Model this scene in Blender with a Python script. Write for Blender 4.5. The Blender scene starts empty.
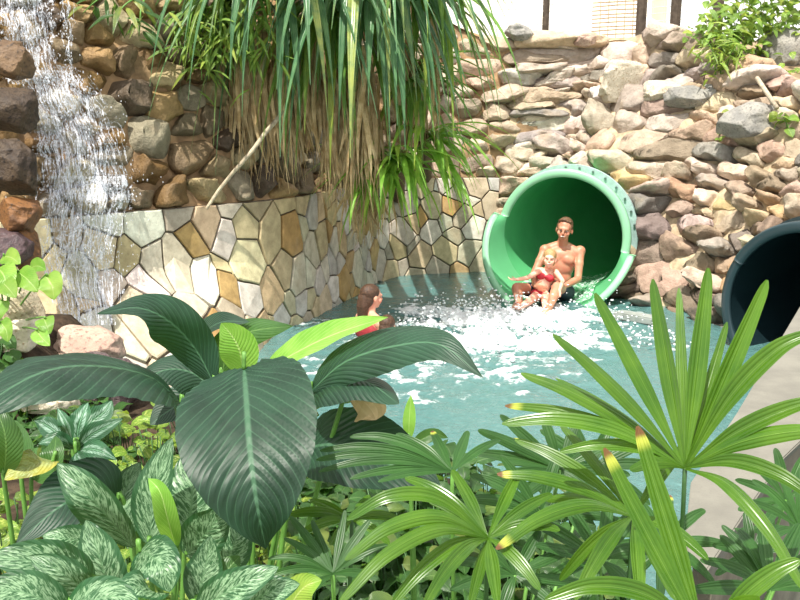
import bpy, bmesh, math, random
import numpy as np
from mathutils import Vector, Matrix, noise, Quaternion
from mathutils.bvhtree import BVHTree

random.seed(11)
SC = bpy.context.scene
COL = SC.collection
PI = math.pi
V3 = Vector

# ------------------------------------------------------------------ camera
FPX = 880.0
PITCH = math.radians(11.4)
EYE = V3((0, 0, 2.0))
cam = bpy.data.cameras.new('camera')
cam.sensor_width = 36
cam.lens = 36 * FPX / 800
cam.clip_start = 0.05
co = bpy.data.objects.new('camera', cam)
COL.objects.link(co)
co.location = EYE
co.rotation_euler = (PI / 2 - PITCH, 0, 0)
SC.camera = co
FW = V3((0, math.cos(PITCH), -math.sin(PITCH)))
UP = V3((0, math.sin(PITCH), math.cos(PITCH)))


def ray(px, py):
    return (FW + V3((1, 0, 0)) * ((px - 400) / FPX) + UP * ((300 - py) / FPX)).normalized()


def at(px, py, d):
    r = ray(px, py)
    return EYE + r * (d / r.y)


def on_z(px, py, z):
    r = ray(px, py)
    return EYE + r * ((z - EYE.z) / r.z)


# ------------------------------------------------------------------ helpers
def lin(h):
    h = h.lstrip('#')
    o = []
    for i in (0, 2, 4):
        c = int(h[i:i + 2], 16) / 255
        o.append(c / 12.92 if c <= .04045 else ((c + .055) / 1.055) ** 2.4)
    return (o[0], o[1], o[2], 1)


def tag(o, label=None, cat=None, group=None, kind=None):
    if label: o['label'] = label
    if cat: o['category'] = cat
    if group: o['group'] = group
    if kind: o['kind'] = kind
    return o


def empty(name, loc, label=None, cat=None, group=None, kind=None):
    o = bpy.data.objects.new(name, None)
    o.empty_display_size = .05
    COL.objects.link(o)
    o.location = loc
    return tag(o, label, cat, group, kind)


def link_mesh(name, me, mats, parent=None):
    """one mesh object; world coordinates in the mesh, origin moved to its parent's base or its own lowest centre"""
    if not isinstance(mats, (list, tuple)): mats = [mats]
    for m in mats: me.materials.append(m)
    o = bpy.data.objects.new(name, me)
    COL.objects.link(o)
    n = len(me.vertices)
    if parent is not None:
        top = parent
        org = V3((0, 0, 0))
        while top is not None:
            org += top.location
            top = top.parent
        me.transform(Matrix.Translation(-org))
        o.parent = parent
    elif n:
        a = np.empty(n * 3, dtype=np.float64)
        me.vertices.foreach_get('co', a)
        a = a.reshape(-1, 3)
        c = (a.min(0) + a.max(0)) / 2
        c[2] = a[:, 2].min()
        me.transform(Matrix.Translation(-V3(c)))
        o.location = V3(c)
    return o


def from_bm(name, bm, mats, parent=None, smooth=True):
    me = bpy.data.meshes.new(name)
    bm.to_mesh(me)
    bm.free()
    if smooth:
        for p in me.polygons: p.use_smooth = True
    return link_mesh(name, me, mats, parent)


class MB:
    """vertex / face lists with a colour and a uv per vertex"""
    def __init__(s): s.v = []; s.f = []; s.c = []; s.uv = []; s.m = []

    def add(s, vs, fs, col=(1, 1, 1, 1), uv=None, m=0):
        b = len(s.v)
        s.v += [tuple(v) for v in vs]
        s.f += [tuple(i + b for i in f) for f in fs]
        s.m += [m] * len(fs)
        s.c += [col] * len(vs) if not isinstance(col, list) else col
        s.uv += uv if uv else [(0.5, 0.5)] * len(vs)

    def mesh(s, name, smooth=True):
        me = bpy.data.meshes.new(name)
        me.from_pydata(s.v, [], s.f)
        ca = me.color_attributes.new('Col', 'FLOAT_COLOR', 'POINT')
        ca.data.foreach_set('color', np.array(s.c, dtype=np.float32).ravel())
        ul = me.uv_layers.new(name='UVMap')
        li = np.empty(len(me.loops), dtype=np.int32)
        me.loops.foreach_get('vertex_index', li)
        ul.data.foreach_set('uv', np.array(s.uv, dtype=np.float32)[li].ravel())
        me.polygons.foreach_set('use_smooth', [smooth] * len(me.polygons))
        me.polygons.foreach_set('material_index', s.m)
        me.update()
        return me

    def build(s, name, mats, parent=None, smooth=True):
        return link_mesh(name, s.mesh(name, smooth), mats, parent)


def catmull(P, n):
    P = [V3(p) for p in P]
    if len(P) == 2:
        return [P[0].lerp(P[1], i / n) for i in range(n + 1)]
    Q = [P[0] * 2 - P[1]] + P + [P[-1] * 2 - P[-2]]
    out = []
    m = len(P) - 1
    for i in range(n + 1):
        t = i / n * m
        k = min(int(t), m - 1)
        u = t - k
        a, b, c, d = Q[k:k + 4]
        out.append(.5 * ((2 * b) + (c - a) * u + (2 * a - 5 * b + 4 * c - d) * u * u + (3 * b - a - 3 * c + d) * u ** 3))
    return out


def tube(mb, pts, rad, ns=8, col=(1, 1, 1, 1), caps=True, m=0):
    """tube along points, rad a number or list"""
    n = len(pts)
    if not isinstance(rad, (list, tuple)): rad = [rad] * n
    vs = []; fs = []
    ref = None
    for i, p in enumerate(pts):
        t = (pts[min(i + 1, n - 1)] - pts[max(i - 1, 0)]).normalized()
        if ref is None:
            ref = t.orthogonal().normalized()
        a = (ref - t * ref.dot(t)).normalized()
        ref = a
        b = t.cross(a)
        for k in range(ns):
            w = 2 * PI * k / ns
            vs.append(p + (a * math.cos(w) + b * math.sin(w)) * rad[i])
    for i in range(n - 1):
        for k in range(ns):
            k2 = (k + 1) % ns
            fs.append((i * ns + k, i * ns + k2, (i + 1) * ns + k2, (i + 1) * ns + k))
    if caps:
        fs.append(tuple(range(ns - 1, -1, -1)))
        fs.append(tuple((n - 1) * ns + k for k in range(ns)))
    mb.add(vs, fs, col, m=m)


# ------------------------------------------------------------------ node helpers
class NT:
    def __init__(s, name):
        s.mat = bpy.data.materials.new(name)
        s.mat.use_nodes = True
        s.t = s.mat.node_tree
        s.t.nodes.clear()
        s.out = s.t.nodes.new('ShaderNodeOutputMaterial')

    def n(s, typ, **kw):
        nd = s.t.nodes.new('ShaderNode' + typ)
        for k, v in kw.items():
            if hasattr(nd, k) and not k[0].isupper(): setattr(nd, k, v)
        return nd

    def set(s, sock, v):
        if hasattr(v, 'is_output') or isinstance(v, bpy.types.NodeSocket): s.t.links.new(v, sock)
        else: sock.default_value = v

    def math(s, op, a, b=0, c=0, clamp=False):
        nd = s.n('Math'); nd.operation = op; nd.use_clamp = clamp
        s.set(nd.inputs[0], a); s.set(nd.inputs[1], b); s.set(nd.inputs[2], c)
        return nd.outputs[0]

    def mix(s, f, a, b, mode='MIX'):
        nd = s.n('Mix'); nd.data_type = 'RGBA'; nd.blend_type = mode
        s.set(nd.inputs[0], f); s.set(nd.inputs[6], a); s.set(nd.inputs[7], b)
        return nd.outputs[2]

    def smooth(s, x, lo, hi, a=0.0, b=1.0):
        nd = s.n('MapRange'); nd.interpolation_type = 'SMOOTHSTEP'
        s.set(nd.inputs[0], x); nd.inputs[1].default_value = lo; nd.inputs[2].default_value = hi
        nd.inputs[3].default_value = a; nd.inputs[4].default_value = b
        return nd.outputs[0]

    def noise(s, scale, detail=3, rough=.55, vec=None, dist=0):
        nd = s.n('TexNoise')
        nd.inputs['Scale'].default_value = scale; nd.inputs['Detail'].default_value = detail
        nd.inputs['Roughness'].default_value = rough; nd.inputs['Distortion'].default_value = dist
        if vec is not None: s.t.links.new(vec, nd.inputs['Vector'])
        return nd.outputs[0]

    def obj(s): return s.n('TexCoord').outputs['Object']

    def attr(s, name='Col'):
        nd = s.n('VertexColor'); nd.layer_name = name
        return nd.outputs[0]

    def bump(s, h, strength=.5, dist=.02):
        nd = s.n('Bump'); nd.inputs['Strength'].default_value = strength; nd.inputs['Distance'].default_value = dist
        s.t.links.new(h, nd.inputs['Height'])
        return nd.outputs[0]

    def bsdf(s, col, rough=.6, spec=.5, normal=None, **kw):
        nd = s.n('BsdfPrincipled')
        s.set(nd.inputs['Base Color'], col); s.set(nd.inputs['Roughness'], rough)
        nd.inputs['Specular IOR Level'].default_value = spec
        if normal is not None: s.t.links.new(normal, nd.inputs['Normal'])
        for k, v in kw.items(): s.set(nd.inputs[k.replace('_', ' ')], v)
        return nd.outputs[0]

    def add_trans(s, sh, col, fac, normal=None):
        tr = s.n('BsdfTranslucent'); s.set(tr.inputs[0], col)
        if normal is not None: s.t.links.new(normal, tr.inputs['Normal'])
        mx = s.n('MixShader'); s.set(mx.inputs[0], fac)
        s.t.links.new(sh, mx.inputs[1]); s.t.links.new(tr.outputs[0], mx.inputs[2])
        return mx.outputs[0]

    def done(s, sh):
        s.t.links.new(sh, s.out.inputs[0])
        return s.mat


def simple(name, col, rough=.6, spec=.4, var=.25, nscale=20, bump=.2, bdist=.01, **kw):
    t = NT(name)
    o = t.obj()
    nz = t.noise(nscale, 4, .6, o)
    c = lin(col)
    d = tuple(x * (1 - var) for x in c[:3]) + (1,)
    l = tuple(min(1, x * (1 + var)) for x in c[:3]) + (1,)
    cc = t.mix(t.smooth(nz, .3, .7), d, l)
    return t.done(t.bsdf(cc, rough, spec, t.bump(nz, bump, bdist), **kw))


# ------------------------------------------------------------------ light and sky
SUN_DIR = V3((-.20, -.42, .88)).normalized()       # towards the sun
sl = bpy.data.lights.new('sun', 'SUN')
sl.energy = 6.8
sl.angle = math.radians(.6)
sl.color = (1, .95, .86)
so = bpy.data.objects.new('sun', sl)
COL.objects.link(so)
so.location = (0, 0, 12)
so.rotation_euler = SUN_DIR.to_track_quat('Z', 'Y').to_euler()
w = bpy.data.worlds.new('sky')
SC.world = w
w.use_nodes = True
nt = w.node_tree
bg = nt.nodes['Background']
sk = nt.nodes.new('ShaderNodeTexSky')
sk.sky_type = 'NISHITA'
sk.sun_disc = False
sk.sun_elevation = math.asin(SUN_DIR.z)
sk.sun_rotation = math.atan2(SUN_DIR.x, SUN_DIR.y)
sk.air_density = 1.0
sk.dust_density = 3.0
sk.ozone_density = 1.0
mxn = nt.nodes.new('ShaderNodeMix')
mxn.data_type = 'RGBA'
mxn.inputs[0].default_value = .72
nt.links.new(sk.outputs[0], mxn.inputs[6])
mxn.inputs[7].default_value = (5.4, 5.15, 4.75, 1)      # thin bright haze
nt.links.new(mxn.outputs[2], bg.inputs[0])
bg.inputs[1].default_value = .30
SC.view_settings.view_transform = 'Standard'
SC.view_settings.look = 'None'
SC.view_settings.gamma = 1
SC.view_settings.exposure = 0.12
SC.view_settings.use_curve_mapping = False
SC.cycles.use_denoising = True
SC.cycles.max_bounces = 8
SC.cycles.transparent_max_bounces = 12
SC.cycles.caustics_reflective = False
SC.cycles.caustics_refractive = False

# ------------------------------------------------------------------ the walls round the pool
PLAN = [(-4.7, 5.2), (-3.3, 6.2), (-2.45, 7.0), (-1.7, 7.8), (-1.06, 8.65), (-.6, 10.0), (-.2, 11.3), (.45, 11.75), (1.3, 11.8),
        (2.0, 10.8), (2.6, 10.05), (3.05, 9.3), (3.55, 8.0), (4.3, 6.8), (5.6, 5.8)]
_c = catmull([(x, y, 0) for x, y in PLAN], 560)
CUM = [0]
for i in range(1, len(_c)): CUM.append(CUM[-1] + (_c[i] - _c[i - 1]).length)
SLEN = CUM[-1]


def s_of(k): return CUM[int(k * 40)]


def plan(s):
    s = max(0, min(SLEN - 1e-4, s))
    import bisect
    i = max(1, bisect.bisect_right(CUM, s))
    i = min(i, len(_c) - 1)
    u = (s - CUM[i - 1]) / (CUM[i] - CUM[i - 1])
    p = _c[i - 1].lerp(_c[i], u)
    a = _c[max(0, i - 9)]; b = _c[min(len(_c) - 1, i + 8)]
    t = (b - a).normalized()
    return p, V3((t.y, -t.x, 0))


S_SPLIT = s_of(8)          # where the paving ends and the rubble comes down to the water
FLAG_H = 1.28


def sst(x, a, b):
    x = max(0, min(1, (x - a) / (b - a)))
    return x * x * (3 - 2 * x)


def top_h(s):
    l = 4.2
    if s > s_of(6): l = 4.2 + (3.1 - 4.2) * sst(s, s_of(6), s_of(8))
    if s > s_of(8): l = 3.1 - .75 * sst(s, s_of(9), s_of(11.6))
    return l


def setback(s, h):
    r = sst(s, s_of(7.9), s_of(8.4))
    left = .05 * h - (1.05 * (.75 - h) * (1 - sst(s, s_of(2.5), s_of(3.9))) if h < .75 else 0)
    if h > FLAG_H: left = .06 + .05 * sst(h, FLAG_H, FLAG_H + .1) + (h - FLAG_H) * .22
    g = sst(s, s_of(8.4), s_of(8.9)) * (1 - sst(s, s_of(9.7), s_of(10.3)))
    right = h * .46 - .36 * g * sst(h, 0, .6) * (1 - sst(h, 1.5, 2.7))
    up = left if r == 0 else (left * (1 - r) + right * r)
    return up


def wall(s, h):
    p, n = plan(s)
    return V3((p.x, p.y, 0)) - n * setback(s, h) + V3((0, 0, h))


def wall_n(s, h):
    e = .03
    a = wall(s + e, h) - wall(s - e, h)
    b = wall(s, h + e) - wall(s, h - e)
    return a.cross(b).normalized()


# tube slides: centre of mouth, inward axis, radius
R_T = .70
T1C = at(562, 237, 10.15)
T1A = V3((.42, .90, .03)).normalized()
T2C = at(804, 314, 7.25)
T2A = V3((.78, .60, .05)).normalized()


TBEND = (.14, .1)


def in_tube(p, grow=.03):
    k_ = 0
    for c, a in ((T1C, T1A), (T2C, T2A)):
        q = p - c
        l = q.dot(a)
        e1 = a.cross(V3((0, 0, 1))).normalized()
        q2 = q - a * l - (e1 * .9 + e1.cross(a) * .25) * (TBEND[k_] * max(0, l - .5) ** 2)
        k_ += 1
        if -1.2 < l < 6 and q2.length < R_T + grow: return True
    return False


def out_of_tube(p):
    for k_, (c, a) in enumerate(((T1C, T1A), (T2C, T2A))):
        q = p - c
        l = q.dot(a)
        if -.6 < l < 6:
            e1 = a.cross(V3((0, 0, 1))).normalized()
            cen = a * l + (e1 * .9 + e1.cross(a) * .25) * (TBEND[k_] * max(0, l - .5) ** 2)
            r = (q - cen).length
            lim = R_T + (.13 if l < .37 else .035)
            if r < lim: return c + cen + (q - cen) * (lim / max(r, 1e-4))
    return p


def cells(seeds, box, aniso=1.0, weight=0.0):
    """Voronoi cells of 2-D seeds (second coordinate stretched by aniso), clipped to box"""
    S = np.array(seeds) * np.array([1, aniso])
    x0, x1, y0, y1 = box
    out = []
    WT = [random.uniform(-weight, weight) for _ in S]
    for i in range(len(S)):
        d = ((S - S[i]) ** 2).sum(1)
        near = np.argsort(d)[1:26]
        poly = [(x0, y0 * aniso), (x1, y0 * aniso), (x1, y1 * aniso), (x0, y1 * aniso)]
        px, py = S[i]
        for j in near:
            qx, qy = S[j]
            nx, ny = qx - px, qy - py
            c = (nx * (px + qx) + ny * (py + qy)) / 2 + (WT[i] - WT[j]) / 2
            new = []
            for k in range(len(poly)):
                a = poly[k]; b = poly[(k + 1) % len(poly)]
                da = nx * a[0] + ny * a[1] - c; db = nx * b[0] + ny * b[1] - c
                if da <= 0: new.append(a)
                if da * db < 0:
                    t = da / (da - db)
                    new.append((a[0] + (b[0] - a[0]) * t, a[1] + (b[1] - a[1]) * t))
            poly = new
            if len(poly) < 3: break
        out.append([(a, b / aniso) for a, b in poly] if len(poly) >= 3 else None)
    return out


def inset(poly, g):
    """inset a convex polygon by g, roughly (towards the centroid, edge by edge)"""
    n = len(poly)
    A = sum(poly[i][0] * poly[(i + 1) % n][1] - poly[(i + 1) % n][0] * poly[i][1] for i in range(n))
    if A < 0: poly = poly[::-1]
    cut = poly
    for i in range(n):
        a = poly[i]; b = poly[(i + 1) % n]
        ex, ey = b[0] - a[0], b[1] - a[1]
        L = math.hypot(ex, ey)
        if L < 1e-6: continue
        nx, ny = -ey / L, ex / L
        c = nx * a[0] + ny * a[1] + g
        new = []
        for k in range(len(cut)):
            p = cut[k]; q = cut[(k + 1) % len(cut)]
            dp = nx * p[0] + ny * p[1] - c; dq = nx * q[0] + ny * q[1] - c
            if dp >= 0: new.append(p)
            if dp * dq < 0:
                t = dp / (dp - dq)
                new.append((p[0] + (q[0] - p[0]) * t, p[1] + (q[1] - p[1]) * t))
        cut = new
        if len(cut) < 3: return None
    # drop near-double corners
    res = []
    for p in cut:
        if not res or math.hypot(p[0] - res[-1][0], p[1] - res[-1][1]) > .006: res.append(p)
    return res if len(res) >= 3 else None


def jcol(base, v=.12, hue=.05):
    k = 1 + random.uniform(-v, v)
    return tuple(max(0.01, min(1, base[i] * k * (1 + random.uniform(-hue, hue)))) for i in range(3)) + (1,)


def stone_mat(name, rough=.8, bump=.6, wet=False):
    t = NT(name)
    o = t.obj()
    a = t.attr()
    n1 = t.noise(9, 5, .62, o)
    n2 = t.noise(55, 4, .6, o)
    c = t.mix(t.smooth(n1, .25, .75), t.mix(1, a, (.62, .60, .58, 1), 'MULTIPLY'), a)
    c = t.mix(t.math('MULTIPLY', t.smooth(n2, .5, .75), .35), c, t.mix(1, c, (.55, .5, .46, 1), 'MULTIPLY'))
    st = t.noise(3.2, 3, .5, o)
    c = t.mix(t.math('MULTIPLY', t.smooth(st, .55, .75), .35), c, (.45, .33, .2, 1))
    h = t.math('ADD', t.math('MULTIPLY', n1, 1.0), t.math('MULTIPLY', n2, .35))
    return t.done(t.bsdf(c, rough if not wet else t.smooth(n2, .3, .7, .18, .5), .4 if not wet else .6, t.bump(h, bump, .03)))


M_FLAG = stone_mat('split_flagstone', .75, .25)
M_RUB = stone_mat('rubble_stone', .85, 1.0)
M_WET = stone_mat('wet_brown_stone', .6, 1.0)
M_GROUT = simple('grey_grout', '#5f564a', .9, .2, .3, 14, .5)
M_MORTAR = simple('sandy_mortar', '#b5a387', .9, .2, .35, 7, .8, .04)
M_MORTAR2 = simple('brown_mortar', '#93795a', .85, .3, .4, 5, .8, .05)


def base_grid(mb, s0, s1, h0, h1, ds, dh, lump, m=0, hf=None):
    ns = max(2, int((s1 - s0) / ds)); nh = max(2, int((h1 - h0) / dh))
    vs = []; ok = []
    for i in range(ns + 1):
        s = s0 + (s1 - s0) * i / ns
        H = hf(s) if hf else h1
        for j in range(nh + 1):
            h = h0 + (H - h0) * j / nh
            p = wall(s, h)
            if lump: p = p + wall_n(s, h) * (noise.noise(p * 2.2) * lump + noise.noise(p * 7) * lump * .4 - .02)
            vs.append(p)
            ok.append(not in_tube(p, .0))
    fs = []
    for i in range(ns):
        for j in range(nh):
            a = i * (nh + 1) + j
            q = (a, a + nh + 1, a + nh + 2, a + 1)
            if all(ok[k] for k in q): fs.append(q)
    mb.add(vs, fs, (1, 1, 1, 1), m=m)


ICO = None


def ico(sub=3):
    bm = bmesh.new()
    bmesh.ops.create_icosphere(bm, subdivisions=sub, radius=1)
    v = [p.co.copy() for p in bm.verts]
    f = [tuple(q.index for q in p.verts) for p in bm.faces]
    bm.free()
    return v, f


ICO3 = ico(3)
ICO4 = ico(4)


def ray_poly(poly, c, th):
    dx, dy = math.cos(th), math.sin(th)
    best = 1e9
    n = len(poly)
    for i in range(n):
        ax, ay = poly[i][0] - c[0], poly[i][1] - c[1]
        bx, by = poly[(i + 1) % n][0] - c[0], poly[(i + 1) % n][1] - c[1]
        ex, ey = bx - ax, by - ay
        den = dx * ey - dy * ex
        if abs(den) < 1e-9: continue
        t = (ax * ey - ay * ex) / den
        u = (ax * dy - ay * dx) / den
        if t > 0 and -1e-6 <= u <= 1 + 1e-6: best = min(best, t)
    return best if best < 1e8 else .05


def facets(n, lo, hi, up=True):
    out = []
    for _ in range(n):
        q = V3((random.gauss(0, 1), random.gauss(0, 1), abs(random.gauss(0, .8)) + .15 if up else random.gauss(0, 1))).normalized()
        out.append((q, random.uniform(lo, hi)))
    return out


def chip(q, pl):
    for n, d in pl:
        e = q.dot(n) - d
        if e > 0: q = q - n * (e * .92)
    return q


def rubble(mb, poly, H, col, m=1, big=True, lift=0.0, grow=1.0):
    cx = sum(p[0] for p in poly) / len(poly); cy = sum(p[1] for p in poly) / len(poly)
    RT = [ray_poly(poly, (cx, cy), 2 * PI * k / 48) for k in range(48)]
    RT = [(RT[k - 1] + RT[k] * 2 + RT[(k + 1) % 48]) / 4 for k in range(48)]
    vs0, fs0 = ICO4 if big else ICO3
    seed = V3((random.uniform(0, 90), random.uniform(0, 90), random.uniform(0, 90)))
    pl = facets(5, .62, .92)
    tilt = (random.uniform(-.35, .35), random.uniform(-.5, .45))
    vs = []
    keep = {}
    nn = wall_n(cx, cy)
    for i, v in enumerate(vs0):
        if v.z < -.3: continue
        q = V3([math.copysign(abs(c) ** .62, c) for c in v])
        q *= 1 / max(1, math.hypot(q.x, q.y))
        nz = noise.noise(v * 1.7 + seed)
        nz2 = noise.noise(v * 4.5 + seed)
        q = chip(q * (1 + .11 * nz + .08 * nz2), pl)
        rho = math.hypot(q.x, q.y)
        th = math.atan2(q.y, q.x) % (2 * PI)
        k = th / (2 * PI) * 48
        r = RT[int(k) % 48] * (1 - k % 1) + RT[(int(k) + 1) % 48] * (k % 1)
        z = H * (q.z * (1 + .2 * nz) + (tilt[0] * q.x + tilt[1] * q.y) * max(0, q.z)) + lift
        keep[i] = len(vs)
        vs.append(out_of_tube(wall(cx + grow * r * q.x, cy + grow * r * q.y) + nn * z))
    fs = [tuple(keep[a] for a in f) for f in fs0 if all(a in keep for a in f)]
    mb.add(vs, fs, col, m=m)


def flag(mb, poly, th, col, m=1):
    tx, ty = random.uniform(-.05, .05), random.uniform(-.05, .05)
    cx = sum(p[0] for p in poly) / len(poly); cy = sum(p[1] for p in poly) / len(poly)
    p2 = inset(poly, .009)
    if not p2: return
    # refine edges for a broken outline
    def refine(pl):
        out = []
        n = len(pl)
        for i in range(n):
            a, b = pl[i], pl[(i + 1) % n]
            L = math.hypot(a[0] - b[0], a[1] - b[1])
            k = max(1, int(L / .06))
            for j in range(k):
                u = j / k
                x = a[0] + (b[0] - a[0]) * u; y = a[1] + (b[1] - a[1]) * u
                q = noise.noise_vector(V3((x * 9, y * 9, 3)))
                out.append((x + q.x * .007, y + q.y * .007))
        return out
    A = refine(poly)
    n = len(A)
    B = [(x + (cx - x) * .06, y + (cy - y) * .06) for x, y in A]
    def P(q, z): return wall(q[0], q[1]) + wall_n(cx, cy) * (z + (q[0] - cx) * tx + (q[1] - cy) * ty)
    vs = [P(q, -.02) for q in A] + [P(q, th * .75) for q in A] + [P(q, th) for q in B] + [P((cx, cy), th * 1.05)]
    fs = []
    for i in range(n):
        j = (i + 1) % n
        fs += [(i, j, n + j, n + i), (n + i, n + j, 2 * n + j, 2 * n + i), (2 * n + i, 2 * n + j, 3 * n)]
    mb.add(vs, fs, col, m=m)


def darts(s0, s1, h0, h1, rmin, rmax, aniso, tries, hf=None, first=None):
    pts = []
    rs = []
    for it in range(tries):
        s = random.uniform(s0, s1); h = random.uniform(h0, hf(s) if hf else h1)
        r = random.uniform(rmin, rmax)
        if first and it < first[0]: r = random.uniform(first[1], first[2])
        ok = True
        for (a, b), q in zip(pts, rs):
            if (a - s) ** 2 + ((b - h) * aniso) ** 2 < ((r + q) / 2) ** 2: ok = False; break
        if ok: pts.append((s, h)); rs.append(r)
    return pts


# --- lower left: crazy-paved wall
mb = MB()
base_grid(mb, 0, S_SPLIT, -.7, FLAG_H, .15, .1, 0, 0)
FC = [lin(x) for x in ('#d6cfbf','#cdc4b0','#dfdace','#cdbb94','#c4a876','#b9b09a','#d4c5a2','#cac6bc','#bcab86','#e0dace','#cbbfa2','#cfc6b4','#ba9862','#c9b78e')]
sd = darts(0, S_SPLIT, -.7, FLAG_H, .13, .40, .85, 12000)
for poly in cells(sd, (0, S_SPLIT, -.7, FLAG_H), .85, .022):
    if not poly: continue
    q = inset(poly, .009)
    if q: flag(mb, q, random.uniform(.02, .034), jcol(random.choice(FC), .14, .05))
wl = mb.build('wall_left', [M_GROUT, M_FLAG], None, False)
tag(wl, 'wall faced with pale split flagstones in dark joints, curving round the pool', kind='structure')

# --- upper left: boulders set in brown mortar
mb = MB()
base_grid(mb, 0, S_SPLIT + .3, FLAG_H - .02, 4.2, .09, .09, .09, 0, top_h)
BC = [lin(x) for x in ('#a08b68','#8a775a','#aa9872','#786a52','#a88a5a','#6b5e4c','#94794e','#8c8470','#5c4e3e','#b4a684','#7c623c','#938a74')]
BCR = [lin(x) for x in ('#cabba4','#beac96','#d0c4b0','#b0a18e','#c8b09c','#d2cabc')]
sd = darts(0, S_SPLIT + .3, FLAG_H, 4.6, .12, .58, 1.35, 11000)
sd = [q for q in sd if not (s_of(1.6) < q[0] < s_of(2.9) and q[1] < 1.2)]
for poly in cells(sd, (0, S_SPLIT + .3, FLAG_H, 4.6), 1.35):
    if not poly: continue
    q = inset(poly, random.uniform(.004, .03))
    if not q: continue
    sx = sum(p[0] for p in q) / len(q)
    if sum(p[1] for p in q) / len(q) > top_h(sx): continue
    pal = BCR if sx > s_of(6.6) else BC
    rubble(mb, q, random.uniform(.07, .17), jcol(random.choice(pal), .18, .03), 1, True, 0, 1.04)
wb = mb.build('wall_back', [M_MORTAR2, M_WET])
tag(wb, 'brown boulder wall above the flagstones', kind='structure')

# --- right: sunlit rubble down to the water
mb = MB()
base_grid(mb, S_SPLIT, SLEN, -.7, 3, .09, .09, .10, 0, top_h)
RC = [lin(x) for x in ('#d2c4b0','#c6b8a4','#d8cebc','#b6a99c','#cdb8a0','#a49d95','#c2b5a6','#dcd5c6','#ccbcb2','#9c9289','#d2c0a6')]
RC2 = [lin(x) for x in ('#c2ab90','#ae9a84','#c6b49a','#988877','#b4987a','#867e76','#a69684','#beb09a','#b49a8a','#7c726a','#c4a880')]
sd = darts(S_SPLIT, SLEN, -.7, 3.5, .17, .60, 2.2, 18000, first=(26, .75, 1.1))
for poly in cells(sd, (S_SPLIT, SLEN, -.7, 3.5), 2.2, .012):
    if not poly: continue
    q = inset(poly, random.uniform(.002, .02))
    if not q: continue
    sx = sum(p[0] for p in q) / len(q); hx = sum(p[1] for p in q) / len(q)
    if in_tube(wall(sx, hx), -.08) or hx > top_h(sx): continue
    c = random.choice(RC) if sx < s_of(9.3) or random.random() < .3 else random.choice(RC2)  # paler palette paints the sun glare into this stretch, darker stones beyond
    if hx < .25: c = tuple(x * .55 for x in c)            # wet foot of the wall
    rubble(mb, q, random.choice((random.uniform(.06, .14), random.uniform(.12, .28))), jcol(c, .2, .05), 1, True, 0, 1.13)
wr = mb.build('wall_right', [M_MORTAR, M_RUB])
tag(wr, 'pale sunlit rubble wall leaning back above the pool', kind='structure')

# ground behind the wall tops
mb = MB()
vs = []; fs = []
N = 120
for i in range(N + 1):
    s = SLEN * i / N
    H = top_h(s)
    p, n = plan(s)
    base = wall(s, H)
    for k, dd in enumerate((-.02, .35, .9, 2, 5)):
        q = base - n * dd
        q.z = H - .05 + (.05 * noise.noise(q * 2)) + (.12 if k == 4 else 0)
        if k: q.z += .03 * k
        vs.append(q)
for i in range(N):
    for k in range(4):
        a = i * 5 + k
        fs.append((a, a + 5, a + 6, a + 1))
mb.add(vs, fs)
M_EARTH = simple('dry_earth', '#8f7c62', .95, .2, .4, 5, .6, .05)
gt = mb.build('ground_above_wall', M_EARTH)
tag(gt, 'dry earth bank above the walls', kind='structure')

# ------------------------------------------------------------------ pool
mb = MB()
mb.add([(-8, 1, -.62), (8, 1, -.62), (8, 13, -.62), (-8, 13, -.62)], [(0, 1, 2, 3)])
M_POOL = simple('pool_render', '#587f72', .8, .3, .15, 3, .1)
tag(mb.build('floor_pool', M_POOL), 'pale turquoise pool floor', kind='structure')

FOAM = []                                   # (centre, radius, strength)
for px, py, r, k in ((545, 318, .75, 1.0), (500, 318, .7, 1), (460, 318, .55, .95), (430, 312, .5, .8), (480, 340, .8, .9), (540, 345, .7, .85),
                     (585, 340, .5, .7), (430, 350, .7, .8), (500, 372, .6, .65), (400, 375, .6, .6), (600, 330, .4, .6), (560, 375, .5, .4),
                     (340, 330, .45, .45), (300, 322, .35, .6), (330, 365, .6, .5), (380, 345, .5, .6), (410, 335, .5, .7), (620, 315, .4, .6), (655, 345, .35, .5), (430, 395, .4, .45)):
    q = on_z(px, py, 0)
    FOAM.append((q.x, q.y, r, k))
NX, NY = 300, 330
X0, X1, Y0, Y1 = -4.2, 5.2, 2.6, 12.2
gx, gy = np.meshgrid(np.linspace(X0, X1, NX), np.linspace(Y0, Y1, NY), indexing='ij')
fo = np.zeros_like(gx)
for x, y, r, k in FOAM:
    fo = np.maximum(fo, k * np.exp(-(((gx - x) ** 2 + (gy - y) ** 2) / (r * r)) * 1.0))
vs = []; cs = []
for i in range(NX):
    for j in range(NY):
        x, y, f = gx[i, j], gy[i, j], fo[i, j]
        n1 = noise.noise(V3((x * 2.3, y * 2.3, 1)))
        n2 = noise.noise(V3((x * 6, y * 5, 4)))
        n3 = noise.noise(V3((x * 14, y * 12, 8)))
        n4 = noise.noise(V3((x * 30, y * 26, 2)))
        z = .012 * n1 + .008 * n2 * (1 + f) + f * f * (.035 + .06 * n2 + .055 * n3 + .03 * n4)
        streak = noise.noise(V3((x * 3 + 4 * n1, y * 5, 7)))
        g = f * 1.15 + .5 * n2 * min(1, f * 4) + .42 * n3 * min(1, f * 4) + .4 * streak * min(1, f * 4) + .12 * n4
        g = max(0, min(1, (g - .34) * 1.35))
        vs.append((x, y, z))
        cs.append((g, f, 0, 1))
fs = []
for i in range(NX - 1):
    for j in range(NY - 1):
        a = i * NY + j
        fs.append((a, a + NY, a + NY + 1, a + 1))
mb = MB()
mb.add(vs, fs, cs)
t = NT('pool_water')
o = t.obj()
a = t.n('VertexColor'); a.layer_name = 'Col'
sep = t.n('SeparateColor'); t.t.links.new(a.outputs[0], sep.inputs[0])
nz = t.noise(24, 4, .65, o)
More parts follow.
